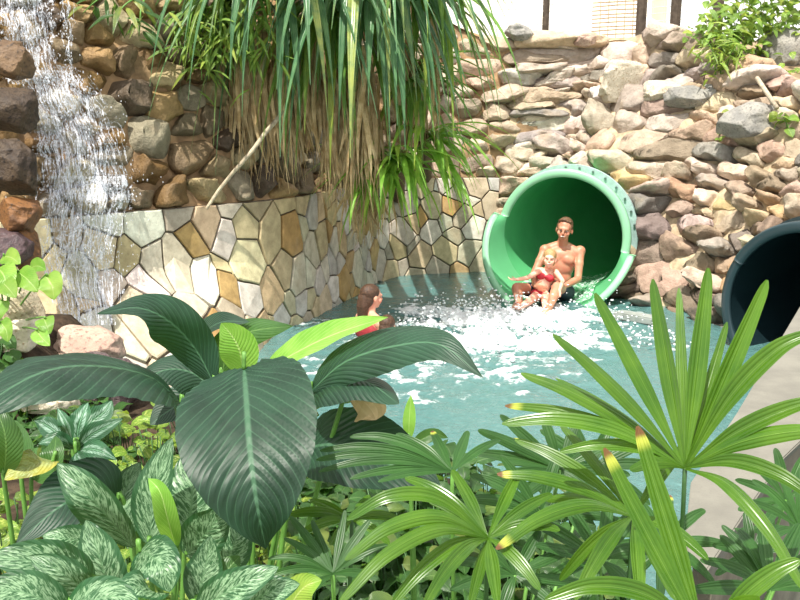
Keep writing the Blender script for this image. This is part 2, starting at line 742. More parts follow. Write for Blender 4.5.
nz2 = t.noise(60, 3, .6, o)
big = t.noise(1.3, 3, .5, o)
foam = t.math('MULTIPLY', t.smooth(t.math('ADD', sep.outputs[0], t.math('MULTIPLY', t.math('SUBTRACT', nz, .5), 1.3)), .22, .95), .96)
milky = t.smooth(t.math('ADD', t.math('MULTIPLY', sep.outputs[1], 1.4), t.math('MULTIPLY', t.math('SUBTRACT', big, .5), .9)), .0, .9)
sy = t.n('SeparateXYZ'); t.t.links.new(o, sy.inputs[0])
near = t.smooth(sy.outputs[1], 3.6, 6.6, 1.0, 0.0)          # milky aerated water near the planting, clear green at the far wall
wc = t.mix(t.math('MAXIMUM', milky, near), lin('#42604a'), lin('#527a78'))
wc = t.mix(t.math('MULTIPLY', t.smooth(nz, .45, .8), .3), wc, lin('#84a8a6'))
c = t.mix(foam, wc, (.88, .90, .91, 1))
nm = t.bump(t.math('ADD', t.noise(9, 3, .6, o), t.math('MULTIPLY', nz2, .25)), .35, .05)
sh = t.bsdf(c, t.smooth(foam, 0, .6, .06, .7), .5, nm, IOR=1.33)
glass = t.bsdf(t.mix(0, lin('#7eb09e'), lin('#7eb09e')), .03, .5, nm, IOR=1.33, Transmission_Weight=1.0)
mx = t.n('MixShader')
t.set(mx.inputs[0], t.math('MAXIMUM', t.math('MULTIPLY', t.math('MAXIMUM', milky, near), .9), t.math('MAXIMUM', foam, .6)))
t.t.links.new(glass, mx.inputs[1]); t.t.links.new(sh, mx.inputs[2])
M_WATER = t.done(mx.outputs[0])
wat = mb.build('water', M_WATER)
tag(wat, 'turquoise pool water with churned foam below the green slide', kind='structure')

# white water thrown up below the slide: clumps and drops
t = NT('white_foam')
sh = t.bsdf((.82, .85, .86, 1), .5, .4)
M_FOAM = t.done(t.add_trans(sh, (.9, .95, .96, 1), .35))
mb = MB()
v1, f1 = ico(1)
v2, f2 = ico(2)
rnd = random.Random(5)
for px, py, r, k, cnt, hh in ((543, 318, .30, 1, 110, .10), (508, 316, .4, 1, 170, .12), (480, 318, .55, 1, 300, .12), (440, 320, .5, 1, 200, .1), (560, 335, .6, 1, 170, .10), (500, 345, .7, 1, 200, .08),
                              (600, 322, .35, 1, 120, .14), (430, 350, .6, 1, 90, .06), (655, 347, .25, 1, 70, .12), (410, 330, .4, 1, 90, .08)):
    q = on_z(px, py, 0)
    for _ in range(cnt):
        x = q.x + rnd.gauss(0, r * .5); y = q.y + rnd.gauss(0, r * .5)
        z = abs(rnd.gauss(0, hh))
        rad = rnd.uniform(.004, .012) if z > .05 else rnd.uniform(.006, .022)
        st = V3((rnd.uniform(.7, 1.7), rnd.uniform(.7, 1.7), rnd.uniform(.5, 1.2)))
        mb.add([(x + p.x * rad * st.x, y + p.y * rad * st.y, z + p.z * rad * st.z) for p in v2], f2)
tag(mb.build('white_water', M_FOAM), 'white splashing water thrown up in front of the green slide mouth', 'splash', kind='stuff')
# ------------------------------------------------------------------ ray casting on what is already built
def bvh_of(objs):
    V = []; F = []
    for o in objs:
        b = len(V)
        mw = o.location
        V += [v.co + mw for v in o.data.vertices]
        F += [tuple(i + b for i in p.vertices) for p in o.data.polygons]
    return BVHTree.FromPolygons(V, F)


WALLS = bvh_of([wl, wb, wr])
GROUND_TOP = bvh_of([gt, wb, wr])


def hit(px, py, back=0.0, tree=None):
    r = ray(px, py)
    h = (tree or WALLS).ray_cast(EYE, r)
    d = h[3] if h[0] is not None else 9.0
    return EYE + r * (d - back)


# ------------------------------------------------------------------ green and dark tube slides
def frame_of(a):
    e1 = a.cross(V3((0, 0, 1))).normalized()
    return e1, e1.cross(a).normalized()


def glassfibre(name, col, tcol, rough=.22, fac=.35):
    t = NT(name)
    nz = t.noise(3, 3, .5, t.obj())
    c = lin(col)
    cc = t.mix(t.smooth(nz, .3, .7), tuple(x * .88 for x in c[:3]) + (1,), c)
    return t.done(t.add_trans(t.bsdf(cc, rough, .5), lin(tcol), fac))


M_GREEN = glassfibre('green_glass_fibre', '#76cc92', '#7adc9c', .22, .3)
M_GREENI = glassfibre('green_tube_bore', '#62c080', '#62c080', .25, .04)  # same glass fibre darkened: the bore's shade is put into its colour
M_GREENL = glassfibre('pale_green_gelcoat', '#9fdcb2', '#9fe4b6', .3, .2)
M_TEAL = glassfibre('dark_teal_glass_fibre', '#18282c', '#182a30', .25, .05)
M_TEALL = glassfibre('blue_grey_gelcoat', '#2b3d42', '#30444a', .3, .05)
M_BOLT = simple('steel_bolt', '#8f979a', .35, .5, .1, 30, .05, Metallic=.9)
M_FLANGE = simple('grey_blue_flange', '#9fb8b4', .5, .4, .15, 20, .1)


def slide_tube(name, label, C, A, thL, thR, ext, m_in, m_rim, L, bend, group, fl_k=.13):
    e1, e2 = frame_of(A)
    root = empty(name, C - e2 * (R_T + .05), label, 'water slide', group)
    NTH = 96
    dth = (thR - thL) % (2 * PI)             # the lower arc, from the left kink down round to the right kink

    def path(l):
        if l <= 0: return C + A * l
        k = bend
        side = (e1 * .9 + e2 * .25)
        return C + A * l + side * (k * max(0, l - .5) ** 2)

    def ring(R, l, th):
        return path(l) + (e1 * math.cos(th) + e2 * math.sin(th)) * R

    # tube body, inner and outer skin
    mb = MB()
    ls = [0, .15, .3, .5, .8, 1.1, 1.5, 2, 2.5, 3, 3.5, 4, L]
    for R, flip in ((R_T, False), (R_T + .03, True)):
        vs = [ring(R, l, 2 * PI * k / NTH) for l in ls for k in range(NTH)]
        fs = []
        for i in range(len(ls) - 1):
            for k in range(NTH):
                q = (i * NTH + k, i * NTH + (k + 1) % NTH, (i + 1) * NTH + (k + 1) % NTH, (i + 1) * NTH + k)
                fs.append(q[::-1] if flip else q)
        if not flip: fs.append(tuple((len(ls) - 1) * NTH + k for k in range(NTH)))
        mb.add(vs, fs)
    mb.build('tube', M_GREENI if m_in is M_GREEN else m_in, root)

    def arc(t0, t1, n, Efun, R0, R1, depth, nm, mat):
        """a lip: section from (R0, front) to (R1, front) to (R1, back) ..., swept over an arc"""
        mb = MB()
        vs = []; fs = []
        for i in range(n + 1):
            u = i / n
            th = t0 + (t1 - t0) * u
            E = Efun(u)
            sec = ((R0 - .012, -E + .012), (R0 + .01, -E - .012), (R1 - .02, -E - .006), (R1, -E + .012), (R1, -E + depth), (R0 + .03, -E + depth), (R0 - .008, -E + depth))
            for R, l in sec: vs.append(ring(R, l, th))
        k = 7
        for i in range(n):
            for j in range(k):
                j2 = (j + 1) % k
                fs.append((i * k + j, i * k + j2, (i + 1) * k + j2, (i + 1) * k + j))
        fs.append(tuple(range(k))); fs.append(tuple(n * k + j for j in range(k))[::-1])
        mb.add(vs, fs)
        return mb.build(nm, mat, root, True)

    # upper rim: the long way over the top
    arc(thR, thR + (2 * PI - dth), 70, lambda u: .0, R_T, R_T + .085, .05, 'rim', m_rim)
    # lower spillway: skin that runs forward, then its lip
    Ef = lambda u: ext * (max(0, math.sin(PI * u)) ** .6 * .93 + .07)
    flare = lambda f: 1 + fl_k * f
    mb = MB()
    vs = []; fs = []
    n = 70; m = 8
    for off in (0, .03):
        for i in range(n + 1):
            u = i / n
            th = thL + dth * u
            for j in range(m + 1):
                f = j / m
                vs.append(ring(R_T * flare(f) + off, -Ef(u) * f, th))
    for s in range(2):
        b = s * (n + 1) * (m + 1)
        for i in range(n):
            for j in range(m):
                a = b + i * (m + 1) + j
                q = (a, a + m + 1, a + m + 2, a + 1)
                fs.append(q if s else q[::-1])
    mb.add(vs, fs)
    sp = mb.build('spillway', m_in, root)
    mb = MB()
    vs = []; fs = []
    k = 6
    for i in range(n + 1):
        u = i / n
        th = thL + dth * u
        E = Ef(u); R0 = R_T * (1 + fl_k)
        for R, l in ((R0 - .008, -E + .02), (R0, -E - .01), (R0 + .05, -E - .012), (R0 + .075, -E), (R0 + .075, -E + .06), (R0 + .03, -E + .06)):
            vs.append(ring(R, l, th))
    for i in range(n):
        for j in range(k):
            j2 = (j + 1) % k
            fs.append((i * k + j, i * k + j2, (i + 1) * k + j2, (i + 1) * k + j))
    fs.append(tuple(range(k))); fs.append(tuple(n * k + j for j in range(k))[::-1])
    mb.add(vs, fs)
    mb.build('lip', m_rim, sp)
    # coupling flange with bolts behind the mouth
    mb = MB()
    vs = []; fs = []
    for k2 in range(NTH):
        th = 2 * PI * k2 / NTH
        for R, l in ((R_T + .02, .30), (R_T + .115, .30), (R_T + .115, .36), (R_T + .02, .36)):
            vs.append(ring(R, l, th))
    for i in range(NTH):
        for j in range(4):
            a = i * 4 + j; b = i * 4 + (j + 1) % 4; i2 = (i + 1) % NTH
            fs.append((a, b, i2 * 4 + (j + 1) % 4, i2 * 4 + j))
    mb.add(vs, fs)
    fl = mb.build('coupling_flange', M_FLANGE if m_in is M_GREEN else m_rim, root, False)
    for k2 in range(8):
        th = math.radians(10 + k2 * 12)
        mb = MB()
        tube(mb, [ring(R_T + .08, .30, th), ring(R_T + .08, .275, th)], .014, 6)
        mb.build('bolt', M_BOLT, fl, False)
    return root


slide_tube('tube_slide', 'open green tube slide mouth pouring riders into the pool', T1C, T1A, math.radians(163), math.radians(-11), .56, M_GREEN, M_GREENL, 5.5, .14, 'tube slides')
slide_tube('tube_slide', 'dark teal tube slide mouth beside the concrete ledge', T2C, T2A, math.radians(150), math.radians(0), .012, M_TEAL, M_TEALL, 4.6, .1, 'tube slides', .0)

# thin water running out of the green tube
e1, e2 = frame_of(T1A)
mb = MB()
vs = []; fs = []; n = 26; m = 40
for i in range(n + 1):
    th = math.radians(-128 + 76 * i / n)
    for j in range(m + 1):
        l = 1.1 - 1.5 * j / m
        fl_ = 1 + .13 * max(0, -l / .46)
        p = T1C + T1A * l
        rr = R_T * fl_ - .02 - .012 * (1 + noise.noise(V3((th * 6, l * 7, 3)))) - .01 * noise.noise(V3((th * 22, l * 16, 5)))
        vs.append(p + (e1 * math.cos(th) + e2 * math.sin(th)) * rr)
for i in range(n):
    for j in range(m):
        a = i * (m + 1) + j
        fs.append((a, a + m + 1, a + m + 2, a + 1))
mb.add(vs, fs)
t = NT('running_water')
nz = t.noise(26, 4, .6, t.obj())
sh = t.bsdf(t.mix(t.smooth(nz, .45, .62), lin('#7fd8a4'), (.92, .96, .95, 1)), .1, .6, t.bump(nz, .5, .03), IOR=1.33, Alpha=t.smooth(nz, .42, .6, .25, .8))
M_RUN = t.done(sh)
tag(mb.build('running_water', M_RUN), 'shallow water running over the bottom of the green slide', 'running water', kind='stuff')


# ------------------------------------------------------------------ loose boulders
def rock_mat(name, a, b, c=None, sc=6, rough=.85, bmp=.8):
    t = NT(name)
    o = t.obj()
    n1 = t.noise(sc, 5, .6, o)
    n2 = t.noise(sc * 7, 4, .6, o)
    cc = t.mix(t.smooth(n1, .35, .65), lin(a), lin(b))
    if c: cc = t.mix(t.smooth(n2, .5, .7), cc, lin(c))
    return t.done(t.bsdf(cc, rough, .35, t.bump(t.math('ADD', n1, t.math('MULTIPLY', n2, .4)), bmp, .03)))


ROCK = {
    'umber': rock_mat('dark_umber_boulder', '#372d25', '#4f4132', '#241e1a', 6, .6, 1.0),
    'grey': rock_mat('grey_boulder', '#7d7c78', '#97948c', '#6a6863'),
    'pale': rock_mat('pale_boulder', '#b8ae9c', '#cfc6b4', '#a08c70'),
    'brown': rock_mat('brown_boulder', '#5d4a38', '#775f45', '#40342a', 5, .6),
    'ochre': rock_mat('ochre_boulder', '#7d5630', '#634630', '#463426', 6, .6),
    'purple': rock_mat('purple_brown_boulder', '#4a3c40', '#5d4a48', '#372e30', 6, .5),
    'pink': rock_mat('pinkish_boulder', '#a58a7c', '#b8a392', '#80675e'),
    'lava': rock_mat('reddish_lava_rock', '#5c4e50', '#7a6a68', '#3a3032', 22, .9, 1.2),
    'strata': rock_mat('layered_pale_rock', '#a99c84', '#c3b89e', '#857256', 9),
}
BI = ico(5)


def boulder(kind, p, size, label, seed, group=None, rot=0, boxy=.75, name='boulder'):
    mb = MB()
    sd_ = V3((seed * 3.7, seed * 1.3, seed * 7.1))
    vs = []
    R = Matrix.Rotation(rot, 3, 'Z')
    pl = facets(7, .7, .95, False)
    for v in BI[0]:
        q = V3([math.copysign(abs(x) ** boxy, x) for x in v])
        k = 1 + .22 * noise.noise(v * 1.3 + sd_) + .10 * noise.noise(v * 3.1 + sd_) + .04 * noise.noise(v * 8 + sd_)
        q = chip(q * k, pl)
        q = R @ V3((q.x * size[0], q.y * size[1], q.z * size[2]))
        vs.append(p + q)
    mb.add(vs, BI[1])
    return tag(mb.build(name, ROCK[kind]), label, 'rock', group)


G = 'boulders beside the waterfall'
boulder('umber', at(10, 108, 6.35), (.17, .2, .17), 'dark brown rock jutting out left of the upper waterfall', 1, G)
boulder('umber', at(16, 168, 6.2), (.18, .2, .20), 'large dark brown rock left of the wide cascade', 2, G)
boulder('ochre', at(20, 214, 6.1), (.14, .15, .13), 'rusty ochre rock under the large dark brown rock', 3, G)
boulder('purple', at(2, 252, 5.95), (.20, .18, .15), 'purple-brown rock above the yellow-green climbing leaves', 4, G)
boulder('ochre', at(28, 250, 6.1), (.09, .13, .16), 'upright orange-brown rock beside the foot of the waterfall', 5, G)
boulder('brown', at(6, 60, 6.5), (.16, .2, .14), 'small brown rock high up left of the waterfall', 6, G)
G = 'stones behind the leafy bed'
boulder('strata', at(18, 303, 5.0), (.15, .14, .16), 'cracked layered pale stone behind the climbing leaves', 7, G, .3)
boulder('pale', at(20, 333, 4.7), (.13, .13, .085), 'cream block with an orange face under the layered stone', 8, G, .2, .55)
boulder('pink', at(88, 350, 5.2), (.22, .17, .15), 'smooth pinkish stone in front of the flagstone wall', 9, G)
boulder('lava', at(98, 386, 4.5), (.20, .16, .17), 'rough reddish lava rock under the pinkish stone', 10, G)
boulder('pale', at(44, 400, 4.2), (.17, .12, .08), 'pale flat stone beside the rough lava rock', 13, G)
G = 'boulders along the wall top'
boulder('grey', hit(519, 33), (.19, .16, .11), 'grey oval boulder on the wall top below the white fence panel', 11, G)
boulder('grey', hit(692, 96, .05), (.30, .2, .15), 'grey oval boulder set high in the sunlit rubble', 12, G)
boulder('grey', hit(752, 120, .05), (.36, .25, .19), 'big pale grey boulder under the bush stems', 14, G)
boulder('grey', at(786, 50, 10.6), (.26, .25, .24), 'blue-grey boulder in the shade of the bush', 15, G)
boulder('pale', hit(665, 91, .02), (.26, .2, .13), 'whitish flat boulder left of the grey oval one', 16, G)
boulder('pink', hit(585, 40, .0), (.14, .14, .09), 'pinkish boulder at the foot of the pale fence panel', 17, G)
boulder('pale', hit(622, 82, -.05), (.34, .15, .24), 'big white sun-bleached block in the upper rubble', 18, G, .5, .55)

# pale stone ledges at the water line
M_LEDGE = simple('white_limestone', '#d4d2c8', .7, .3, .12, 10, .3)
M_LEDGEG = simple('grey_stone', '#8b918c', .7, .3, .2, 10, .3)


def beam(name, pts, w, h, mat, label, cat):
    bm = bmesh.new()
    a, b = pts
    d = (b - a); L = d.length; d.normalize()
    s = d.cross(V3((0, 0, 1))).normalized()
    vs = []
    for u in (0, 1):
        for x, z in ((-w / 2, 0), (w / 2, 0), (w / 2, h), (-w / 2, h)):
            vs.append(bm.verts.new(a + d * (L * u) + s * x + V3((0, 0, z))))
    for q in ((3, 2, 1, 0), (4, 5, 6, 7), (0, 1, 5, 4), (1, 2, 6, 5), (2, 3, 7, 6), (3, 0, 4, 7)): bm.faces.new([vs[i] for i in q])
    bmesh.ops.bevel(bm, geom=bm.edges[:], offset=min(w, h) * .18, segments=2, affect='EDGES')
    return tag(from_bm(name, bm, mat, None, False), label, cat)


beam('stone_ledge', (on_z(287, 308, .0), on_z(326, 296, .0)), .16, .09, M_LEDGE, 'white stone ledge lying along the flagstone wall at water level', 'ledge')
beam('stone_ledge', (on_z(617, 318, .0), on_z(657, 325, .0)), .18, .08, M_LEDGEG, 'grey stone ledge at water level right of the green slide', 'ledge')

# grey root hanging down across the wall
mb = MB()
pts = catmull([hit(300, 88, .9), hit(278, 118, .75), hit(252, 150, .5), hit(226, 182, .3), hit(206, 208, .06)], 30)
pts = [p + noise.noise_vector(p * 5) * .015 for p in pts]
tube(mb, pts, [.022 - .008 * i / 30 for i in range(31)], 8)
M_ROOT = simple('grey_bark', '#b0a48c', .85, .2, .25, 25, .4)
tag(mb.build('aerial_root', M_ROOT), 'long bare grey root slanting from the drooping palm leaves down to the flagstones', 'root')

# ------------------------------------------------------------------ waterfall
t = NT('falling_water')
uvn = t.n('UVMap')
mp = t.n('Mapping'); mp.inputs['Scale'].default_value = (9, 3.2, 1)
t.t.links.new(uvn.outputs[0], mp.inputs[0])
nz = t.noise(1.6, 6, .68, mp.outputs[0], 1.2)
nz2 = t.noise(60, 3, .6, t.obj())
al = t.smooth(t.math('ADD', nz, t.math('MULTIPLY', t.math('SUBTRACT', nz2, .5), .35)), .47, .70, 0.0, .85)
M_FALL = t.done(t.bsdf((.84, .88, .95, 1), .3, .5, Alpha=al))
rnd = random.Random(9)
WBV = WALLS
wf = empty('waterfall', hit(85, 290), 'white lacy waterfall streaming down the brown boulders', 'waterfall', None, 'thing')
GUIDES = [
    ('upper_stream', [(22, -12, 32), (26, 20, 32), (30, 50, 32), (38, 84, 36)], 90),
    ('thin_jet', [(66, -12, 9), (67, 20, 7), (69, 55, 4), (70, 95, 3)], 26),
    ('cascade', [(50, 70, 34), (64, 105, 44), (78, 140, 48), (88, 200, 52)], 170),
    ('lower_veil', [(88, 176, 52), (84, 212, 48), (80, 245, 42), (82, 275, 40), (90, 325, 30)], 200),
]
for nm, g, cnt in GUIDES:
    mb = MB()
    pts = catmull([V3(q) for q in g], 60)
    if nm != 'thin_jet':
        for lay in range(2):                      # torn sheets of falling water
            n, m = 60, 30
            vs = []; fs = []; uv = []
            for i in range(n + 1):
                q = pts[i]
                for j in range(m + 1):
                    o_ = (j / m * 2 - 1)
                    x = q.x + o_ * q.z * (1.05 + .25 * noise.noise(V3((i * .15, o_ * 2, lay))))
                    p = hit(x, q.y, .07 + .08 * lay + .03 * noise.noise(V3((i * .2, j * .4, lay * 5))))
                    vs.append(p); uv.append((o_ * q.z / 40 + lay * 3.1, i / n * (g[-1][1] - g[0][1]) / 100 + g[0][1] / 100))
            sm = [V3(v) for v in vs]              # let the sheet leap over the hollows
            for _ in range(6):
                for i in range(1, n):
                    for j in range(m + 1):
                        k = i * (m + 1) + j
                        a_ = (sm[k - m - 1] + sm[k + m + 1]) / 2
                        if a_.y < sm[k].y: sm[k] = sm[k].lerp(a_, .6)
            vs = sm
            for i in range(n):
                for j in range(m):
                    k = i * (m + 1) + j
                    # the edge of the sheet is ragged
                    if abs((j + .5) / m * 2 - 1) > .72 + .4 * noise.noise(V3((i * .35, j > m / 2, lay + 9))): continue
                    fs.append((k, k + m + 1, k + m + 2, k + 1))
            mb.add(vs, fs, uv=uv)
    for _ in range(cnt):
        a = rnd.uniform(0, .8); b = min(1, a + rnd.uniform(.06, .3))
        off = max(-1, min(1, rnd.gauss(0, .5)))
        ph = rnd.uniform(0, 9)
        st = []
        back = rnd.uniform(.10, .24)
        N = 14
        dd = None
        for i in range(N + 1):
            u = a + (b - a) * i / N
            q = pts[min(60, int(u * 60))].lerp(pts[min(60, int(u * 60) + 1)], u * 60 % 1)
            x = q.x + off * q.z + 3.0 * noise.noise(V3((ph, u * 9, 1))) + 1.2 * noise.noise(V3((ph, u * 30, 5)))
            p = hit(x, q.y, back)
            dd = p.y if dd is None else min(p.y, dd * .6 + p.y * .4)
            st.append(at(x, q.y, dd))
        r0 = rnd.choice((.003, .004, .006, .009))
        tube(mb, st, [r0 * (.4 + 1.2 * abs(noise.noise(V3((ph, i * .6, 3))))) * math.sin(PI * (i + .5) / (N + 1)) for i in range(N + 1)], 5)
    for _ in range(cnt * 4):
        u = rnd.random()
        q = pts[min(60, int(u * 60))]
        p = hit(q.x + rnd.gauss(0, .55) * q.z, q.y + rnd.uniform(-4, 4), rnd.uniform(.08, .4))
        r0 = rnd.uniform(.002, .0065)
        mb.add([p + V3((v.x, v.y, v.z * rnd.uniform(.9, 2.2))) * r0 for v in v1], f1)
    tag(mb.build(nm, M_FALL, wf), kind='stuff')

# ------------------------------------------------------------------ fence and pale building on the bank
M_POST = simple('dark_timber_post', '#4c443c', .8, .2, .3, 15, .4)
M_WIRE = simple('beige_cane_lattice', '#a8957a', .8, .2, .25, 40, .2)
M_WIREW = simple('white_wire', '#cfcac0', .5, .4, .1, 40, .1)
FB = [(430, 13.0), (545, 13.6), (591, 13.6), (640, 13.3), (674, 13.0), (716, 12.6)]
fpts = []
for px, d in FB:
    q = at(px, 42, d)
    fpts.append(V3((q.x, q.y, 2.98)))
fence = empty('fence', fpts[2], 'pale lattice and wire fence with dark posts along the top of the sunlit wall', 'fence')
for i, p in enumerate(fpts):
    w_ = .05 if i in (1, 2) else .075
    mb = MB()
    tube(mb, [p + V3((0, 0, -.2)), p + V3((0, 0, .5)), p + V3((.01, 0, 1.3))], w_, 8)
    if i != 2: mb.build('post', M_POST, fence, False)
for i in range(len(fpts) - 1):
    a, b = fpts[i], fpts[i + 1]
    mb = MB()
    L = (b - a).length
    cane = i == 2
    nh = 20 if cane else 12
    for k in range(nh):
        z = .06 + 1.15 * k / nh
        r = .011 if cane else .006
        tube(mb, [a + V3((0, 0, z)), a.lerp(b, .5) + V3((0, 0, z + .006 * (k % 3))), b + V3((0, 0, z))], r, 5)
    nv = max(3, int(L / (.11 if cane else .14)))
    for k in range(1, nv):
        q = a.lerp(b, k / nv)
        tube(mb, [q + V3((0, -.01, .04)), q + V3((.0, -.01, 1.25))], .007 if cane else .005, 5)
    mb.build('lattice_panel', M_WIRE if cane else M_WIREW, fence, False)
mb = MB()
for i in range(len(fpts) - 1):
    tube(mb, [fpts[i] + V3((0, 0, .03)), fpts[i + 1] + V3((0, 0, .03))], .03, 6)
mb.build('bottom_rail', simple('sun_bleached_rail', '#b09a78', .8, .2, .2, 12, .3), fence, False)
# pale building behind
bd = empty('building', (4, 19, 2.6), 'white rendered building behind the lattice fence', 'building')
mb = MB()
def box(mb, x0, x1, y0, y1, z0, z1, m=0):
    mb.add([(x0, y0, z0), (x1, y0, z0), (x1, y1, z0), (x0, y1, z0), (x0, y0, z1), (x1, y0, z1), (x1, y1, z1), (x0, y1, z1)],
           [(3, 2, 1, 0), (4, 5, 6, 7), (0, 1, 5, 4), (1, 2, 6, 5), (2, 3, 7, 6), (3, 0, 4, 7)], m=m)
box(mb, -4, 5.2, 19, 24, 2, 8)
mb.build('rendered_wall', simple('white_render', '#efebe2', .9, .2, .05, 2, .1), bd, False)
mb = MB()
box(mb, 5.2, 5.5, 18.95, 24, 2, 8)
mb.build('corner_pier', simple('beige_render', '#cdbfa6', .9, .2, .1, 3, .1), bd, False)

# ------------------------------------------------------------------ concrete pool coping at the right
bm = bmesh.new()
PXS = [(806, 296), (737, 411), (690, 482), (684, 540), (690, 566), (706, 573), (743, 517), (785, 457), (850, 395), (905, 330)]
ZC = .92
tv = [bm.verts.new(on_z(x, y, ZC)) for x, y in PXS]
top = bm.faces.new(tv)
if top.normal.z < 0: top.normal_flip()
r = bmesh.ops.extrude_face_region(bm, geom=[top])
low = [v for v in r['geom'] if isinstance(v, bmesh.types.BMVert)]
cc_ = sum((v.co for v in low), V3()) / len(low)
for v in low:                                   # the coping is undercut
    dd_ = (v.co - cc_); dd_.z = 0
    v.co -= dd_.normalized() * min(.09, dd_.length * .3); v.co.z -= .06
bmesh.ops.recalc_face_normals(bm, faces=bm.faces[:])
bmesh.ops.bevel(bm, geom=[e for e in bm.edges if abs(e.verts[0].co.z - e.verts[1].co.z) < .01], offset=.005, segments=2, affect='EDGES')
t = NT('cast_concrete')
o = t.obj()
n1 = t.noise(5, 5, .6, o); n2 = t.noise(120, 3, .6, o)
c = t.mix(t.smooth(n1, .3, .7), lin('#6c6a62'), lin('#7c7a70'))
c = t.mix(t.math('MULTIPLY', t.smooth(n2, .5, .7), .4), c, lin('#6c6862'))
M_CONC = t.done(t.bsdf(c, .85, .3, t.bump(n2, .3, .006)))
cop = tag(from_bm('concrete_coping', bm, M_CONC, None, False), 'grey concrete coping wedge running past the bright fan palm leaf', 'coping')

bm = bmesh.new()
cp_ = [on_z(x, y, ZC) for x, y in PXS]
cm_ = sum(cp_, V3()) / len(cp_)
ring_ = []
for p in cp_:
    d_ = p - cm_; d_.z = 0
    q = p - d_.normalized() * min(.10, d_.length * .33)
    ring_.append((bm.verts.new((q.x, q.y, ZC - .05)), bm.verts.new((q.x, q.y, -.62))))
n_ = len(ring_)
for i in range(n_): bm.faces.new((ring_[i][0], ring_[(i + 1) % n_][0], ring_[(i + 1) % n_][1], ring_[i][1]))
bm.faces.new([r_[0] for r_ in ring_]); bm.faces.new([r_[1] for r_ in ring_])
bmesh.ops.recalc_face_normals(bm, faces=bm.faces[:])
from_bm('supporting_wall', bm, simple('weathered_render', '#6f6a5e', .9, .2, .3, 6, .5), cop, False)

# soil of the planting bed
mb = MB()
NXs, NYs = 70, 60
vs = []; fs = []
def edge_y(x): return 2.5 + 1.1 * (1 - sst(x, .5, 1.1)) + 1.0 * (1 - sst(x, -1.1, -.5)) + 1.0 * (1 - sst(x, -2.1, -1.3))
def soil_z(x, y):
    return .50 + .27 * (1 - sst(x, -2.15, -1.85)) * sst(y, 4.0, 4.6) - .25 * sst(x, .1, .9) + .03 * noise.noise(V3((x * 3, y * 3, 0)))
for i in range(NXs + 1):
    x = -4.2 + 8 * i / NXs
    ye = edge_y(x)
    for j in range(NYs + 1):
        y = .2 + (ye - .2) * j / (NYs - 3)
        z = soil_z(x, y)
        if j > NYs - 3:
            y = ye + .02 * (j - NYs + 3); z -= .45 * (j - NYs + 3)
        vs.append((x, y, z))
for i in range(NXs):
    for j in range(NYs):
        a = i * (NYs + 1) + j
        fs.append((a, a + NYs + 1, a + NYs + 2, a + 1))
mb.add(vs, fs)
M_SOIL = simple('dark_damp_soil', '#3a2f24', .95, .2, .5, 14, .9, .03)
tag(mb.build('ground_planting_bed', M_SOIL), 'dark damp soil of the planting bed', kind='structure')
# ------------------------------------------------------------------ leaves
PI2 = 2 * PI


def prof_broad(t): return max(0, math.sin(PI * min(1, t) ** .62)) ** .72
def prof_heart(t):
    K = ((0, .30), (.06, .66), (.15, .85), (.30, .98), (.42, 1.0), (.55, .90), (.70, .66), (.85, .34), (.95, .10), (1.0, 0))
    for (a, x), (b, y) in zip(K, K[1:]):
        if t <= b + 1e-6: return x + (y - x) * (t - a) / (b - a)
    return 0


def prof_lance(t): return max(0, math.sin(PI * min(1, t) ** .78)) ** .9
def prof_oval(t): return max(0, math.sin(PI * min(1, t) ** .8)) ** .75
def prof_strap(t):
    a = (.22 + .78 * sst(t, 0, .45)) * (1 - .42 * sst(t, .5, 1.0))
    return a * (1 if t < .88 else math.sqrt(max(.06, 1 - ((t - .88) / .123) ** 2)))
def prof_screw(t): return (.75 + .25 * sst(t, 0, .1)) * (1 - sst(t, .35, 1.0) * .93)


PROFS = {'heart': prof_heart, 'broad': prof_broad, 'lance': prof_lance, 'oval': prof_oval, 'strap': prof_strap, 'screw': prof_screw}


def leaf(mb, pts, W, nrm, prof='broad', fold=.15, arch=0.0, ripple=0.0, nv=14, wave=0.0, nl=28, nk=6, tint=1.0, tip=0.0, yel=0.0, twist=0.0):
    P = catmull(pts, nl)
    f = PROFS[prof]
    vs = []; uv = []
    nrm = V3(nrm).normalized()
    sd_ = random.uniform(0, 50)
    for i in range(nl + 1):
        t_ = i / nl
        T = (P[min(nl, i + 1)] - P[max(0, i - 1)]).normalized()
        S = T.cross(nrm)
        if S.length < 1e-3: S = T.orthogonal()
        S.normalize()
        Nn = S.cross(T).normalized()
        if twist:
            R = Matrix.Rotation(twist * t_, 3, T)
            S = R @ S; Nn = R @ Nn
        w_ = W / 2 * f(t_)
        for k in range(-nk, nk + 1):
            u = k / nk
            z = fold * w_ * abs(u) - arch * w_ * u * u
            if ripple: z += ripple * W * math.sin(PI2 * (nv * t_ - nv * .22 * abs(u))) * min(1, abs(u) * 4) * (1 - .3 * abs(u)) * min(1, f(t_) * 1.5)
            if wave: z += wave * W * noise.noise(V3((t_ * 5, u * 1.2, sd_))) * abs(u)
            vs.append(P[i] + S * (w_ * u) + Nn * z)
            uv.append((u * .5 + .5, t_))
    m = 2 * nk + 1
    fs = []
    for i in range(nl):
        for k in range(m - 1):
            a = i * m + k
            fs.append((a, a + 1, a + m + 1, a + m))
    mb.add(vs, fs, (tint, tip, yel, 1), uv)


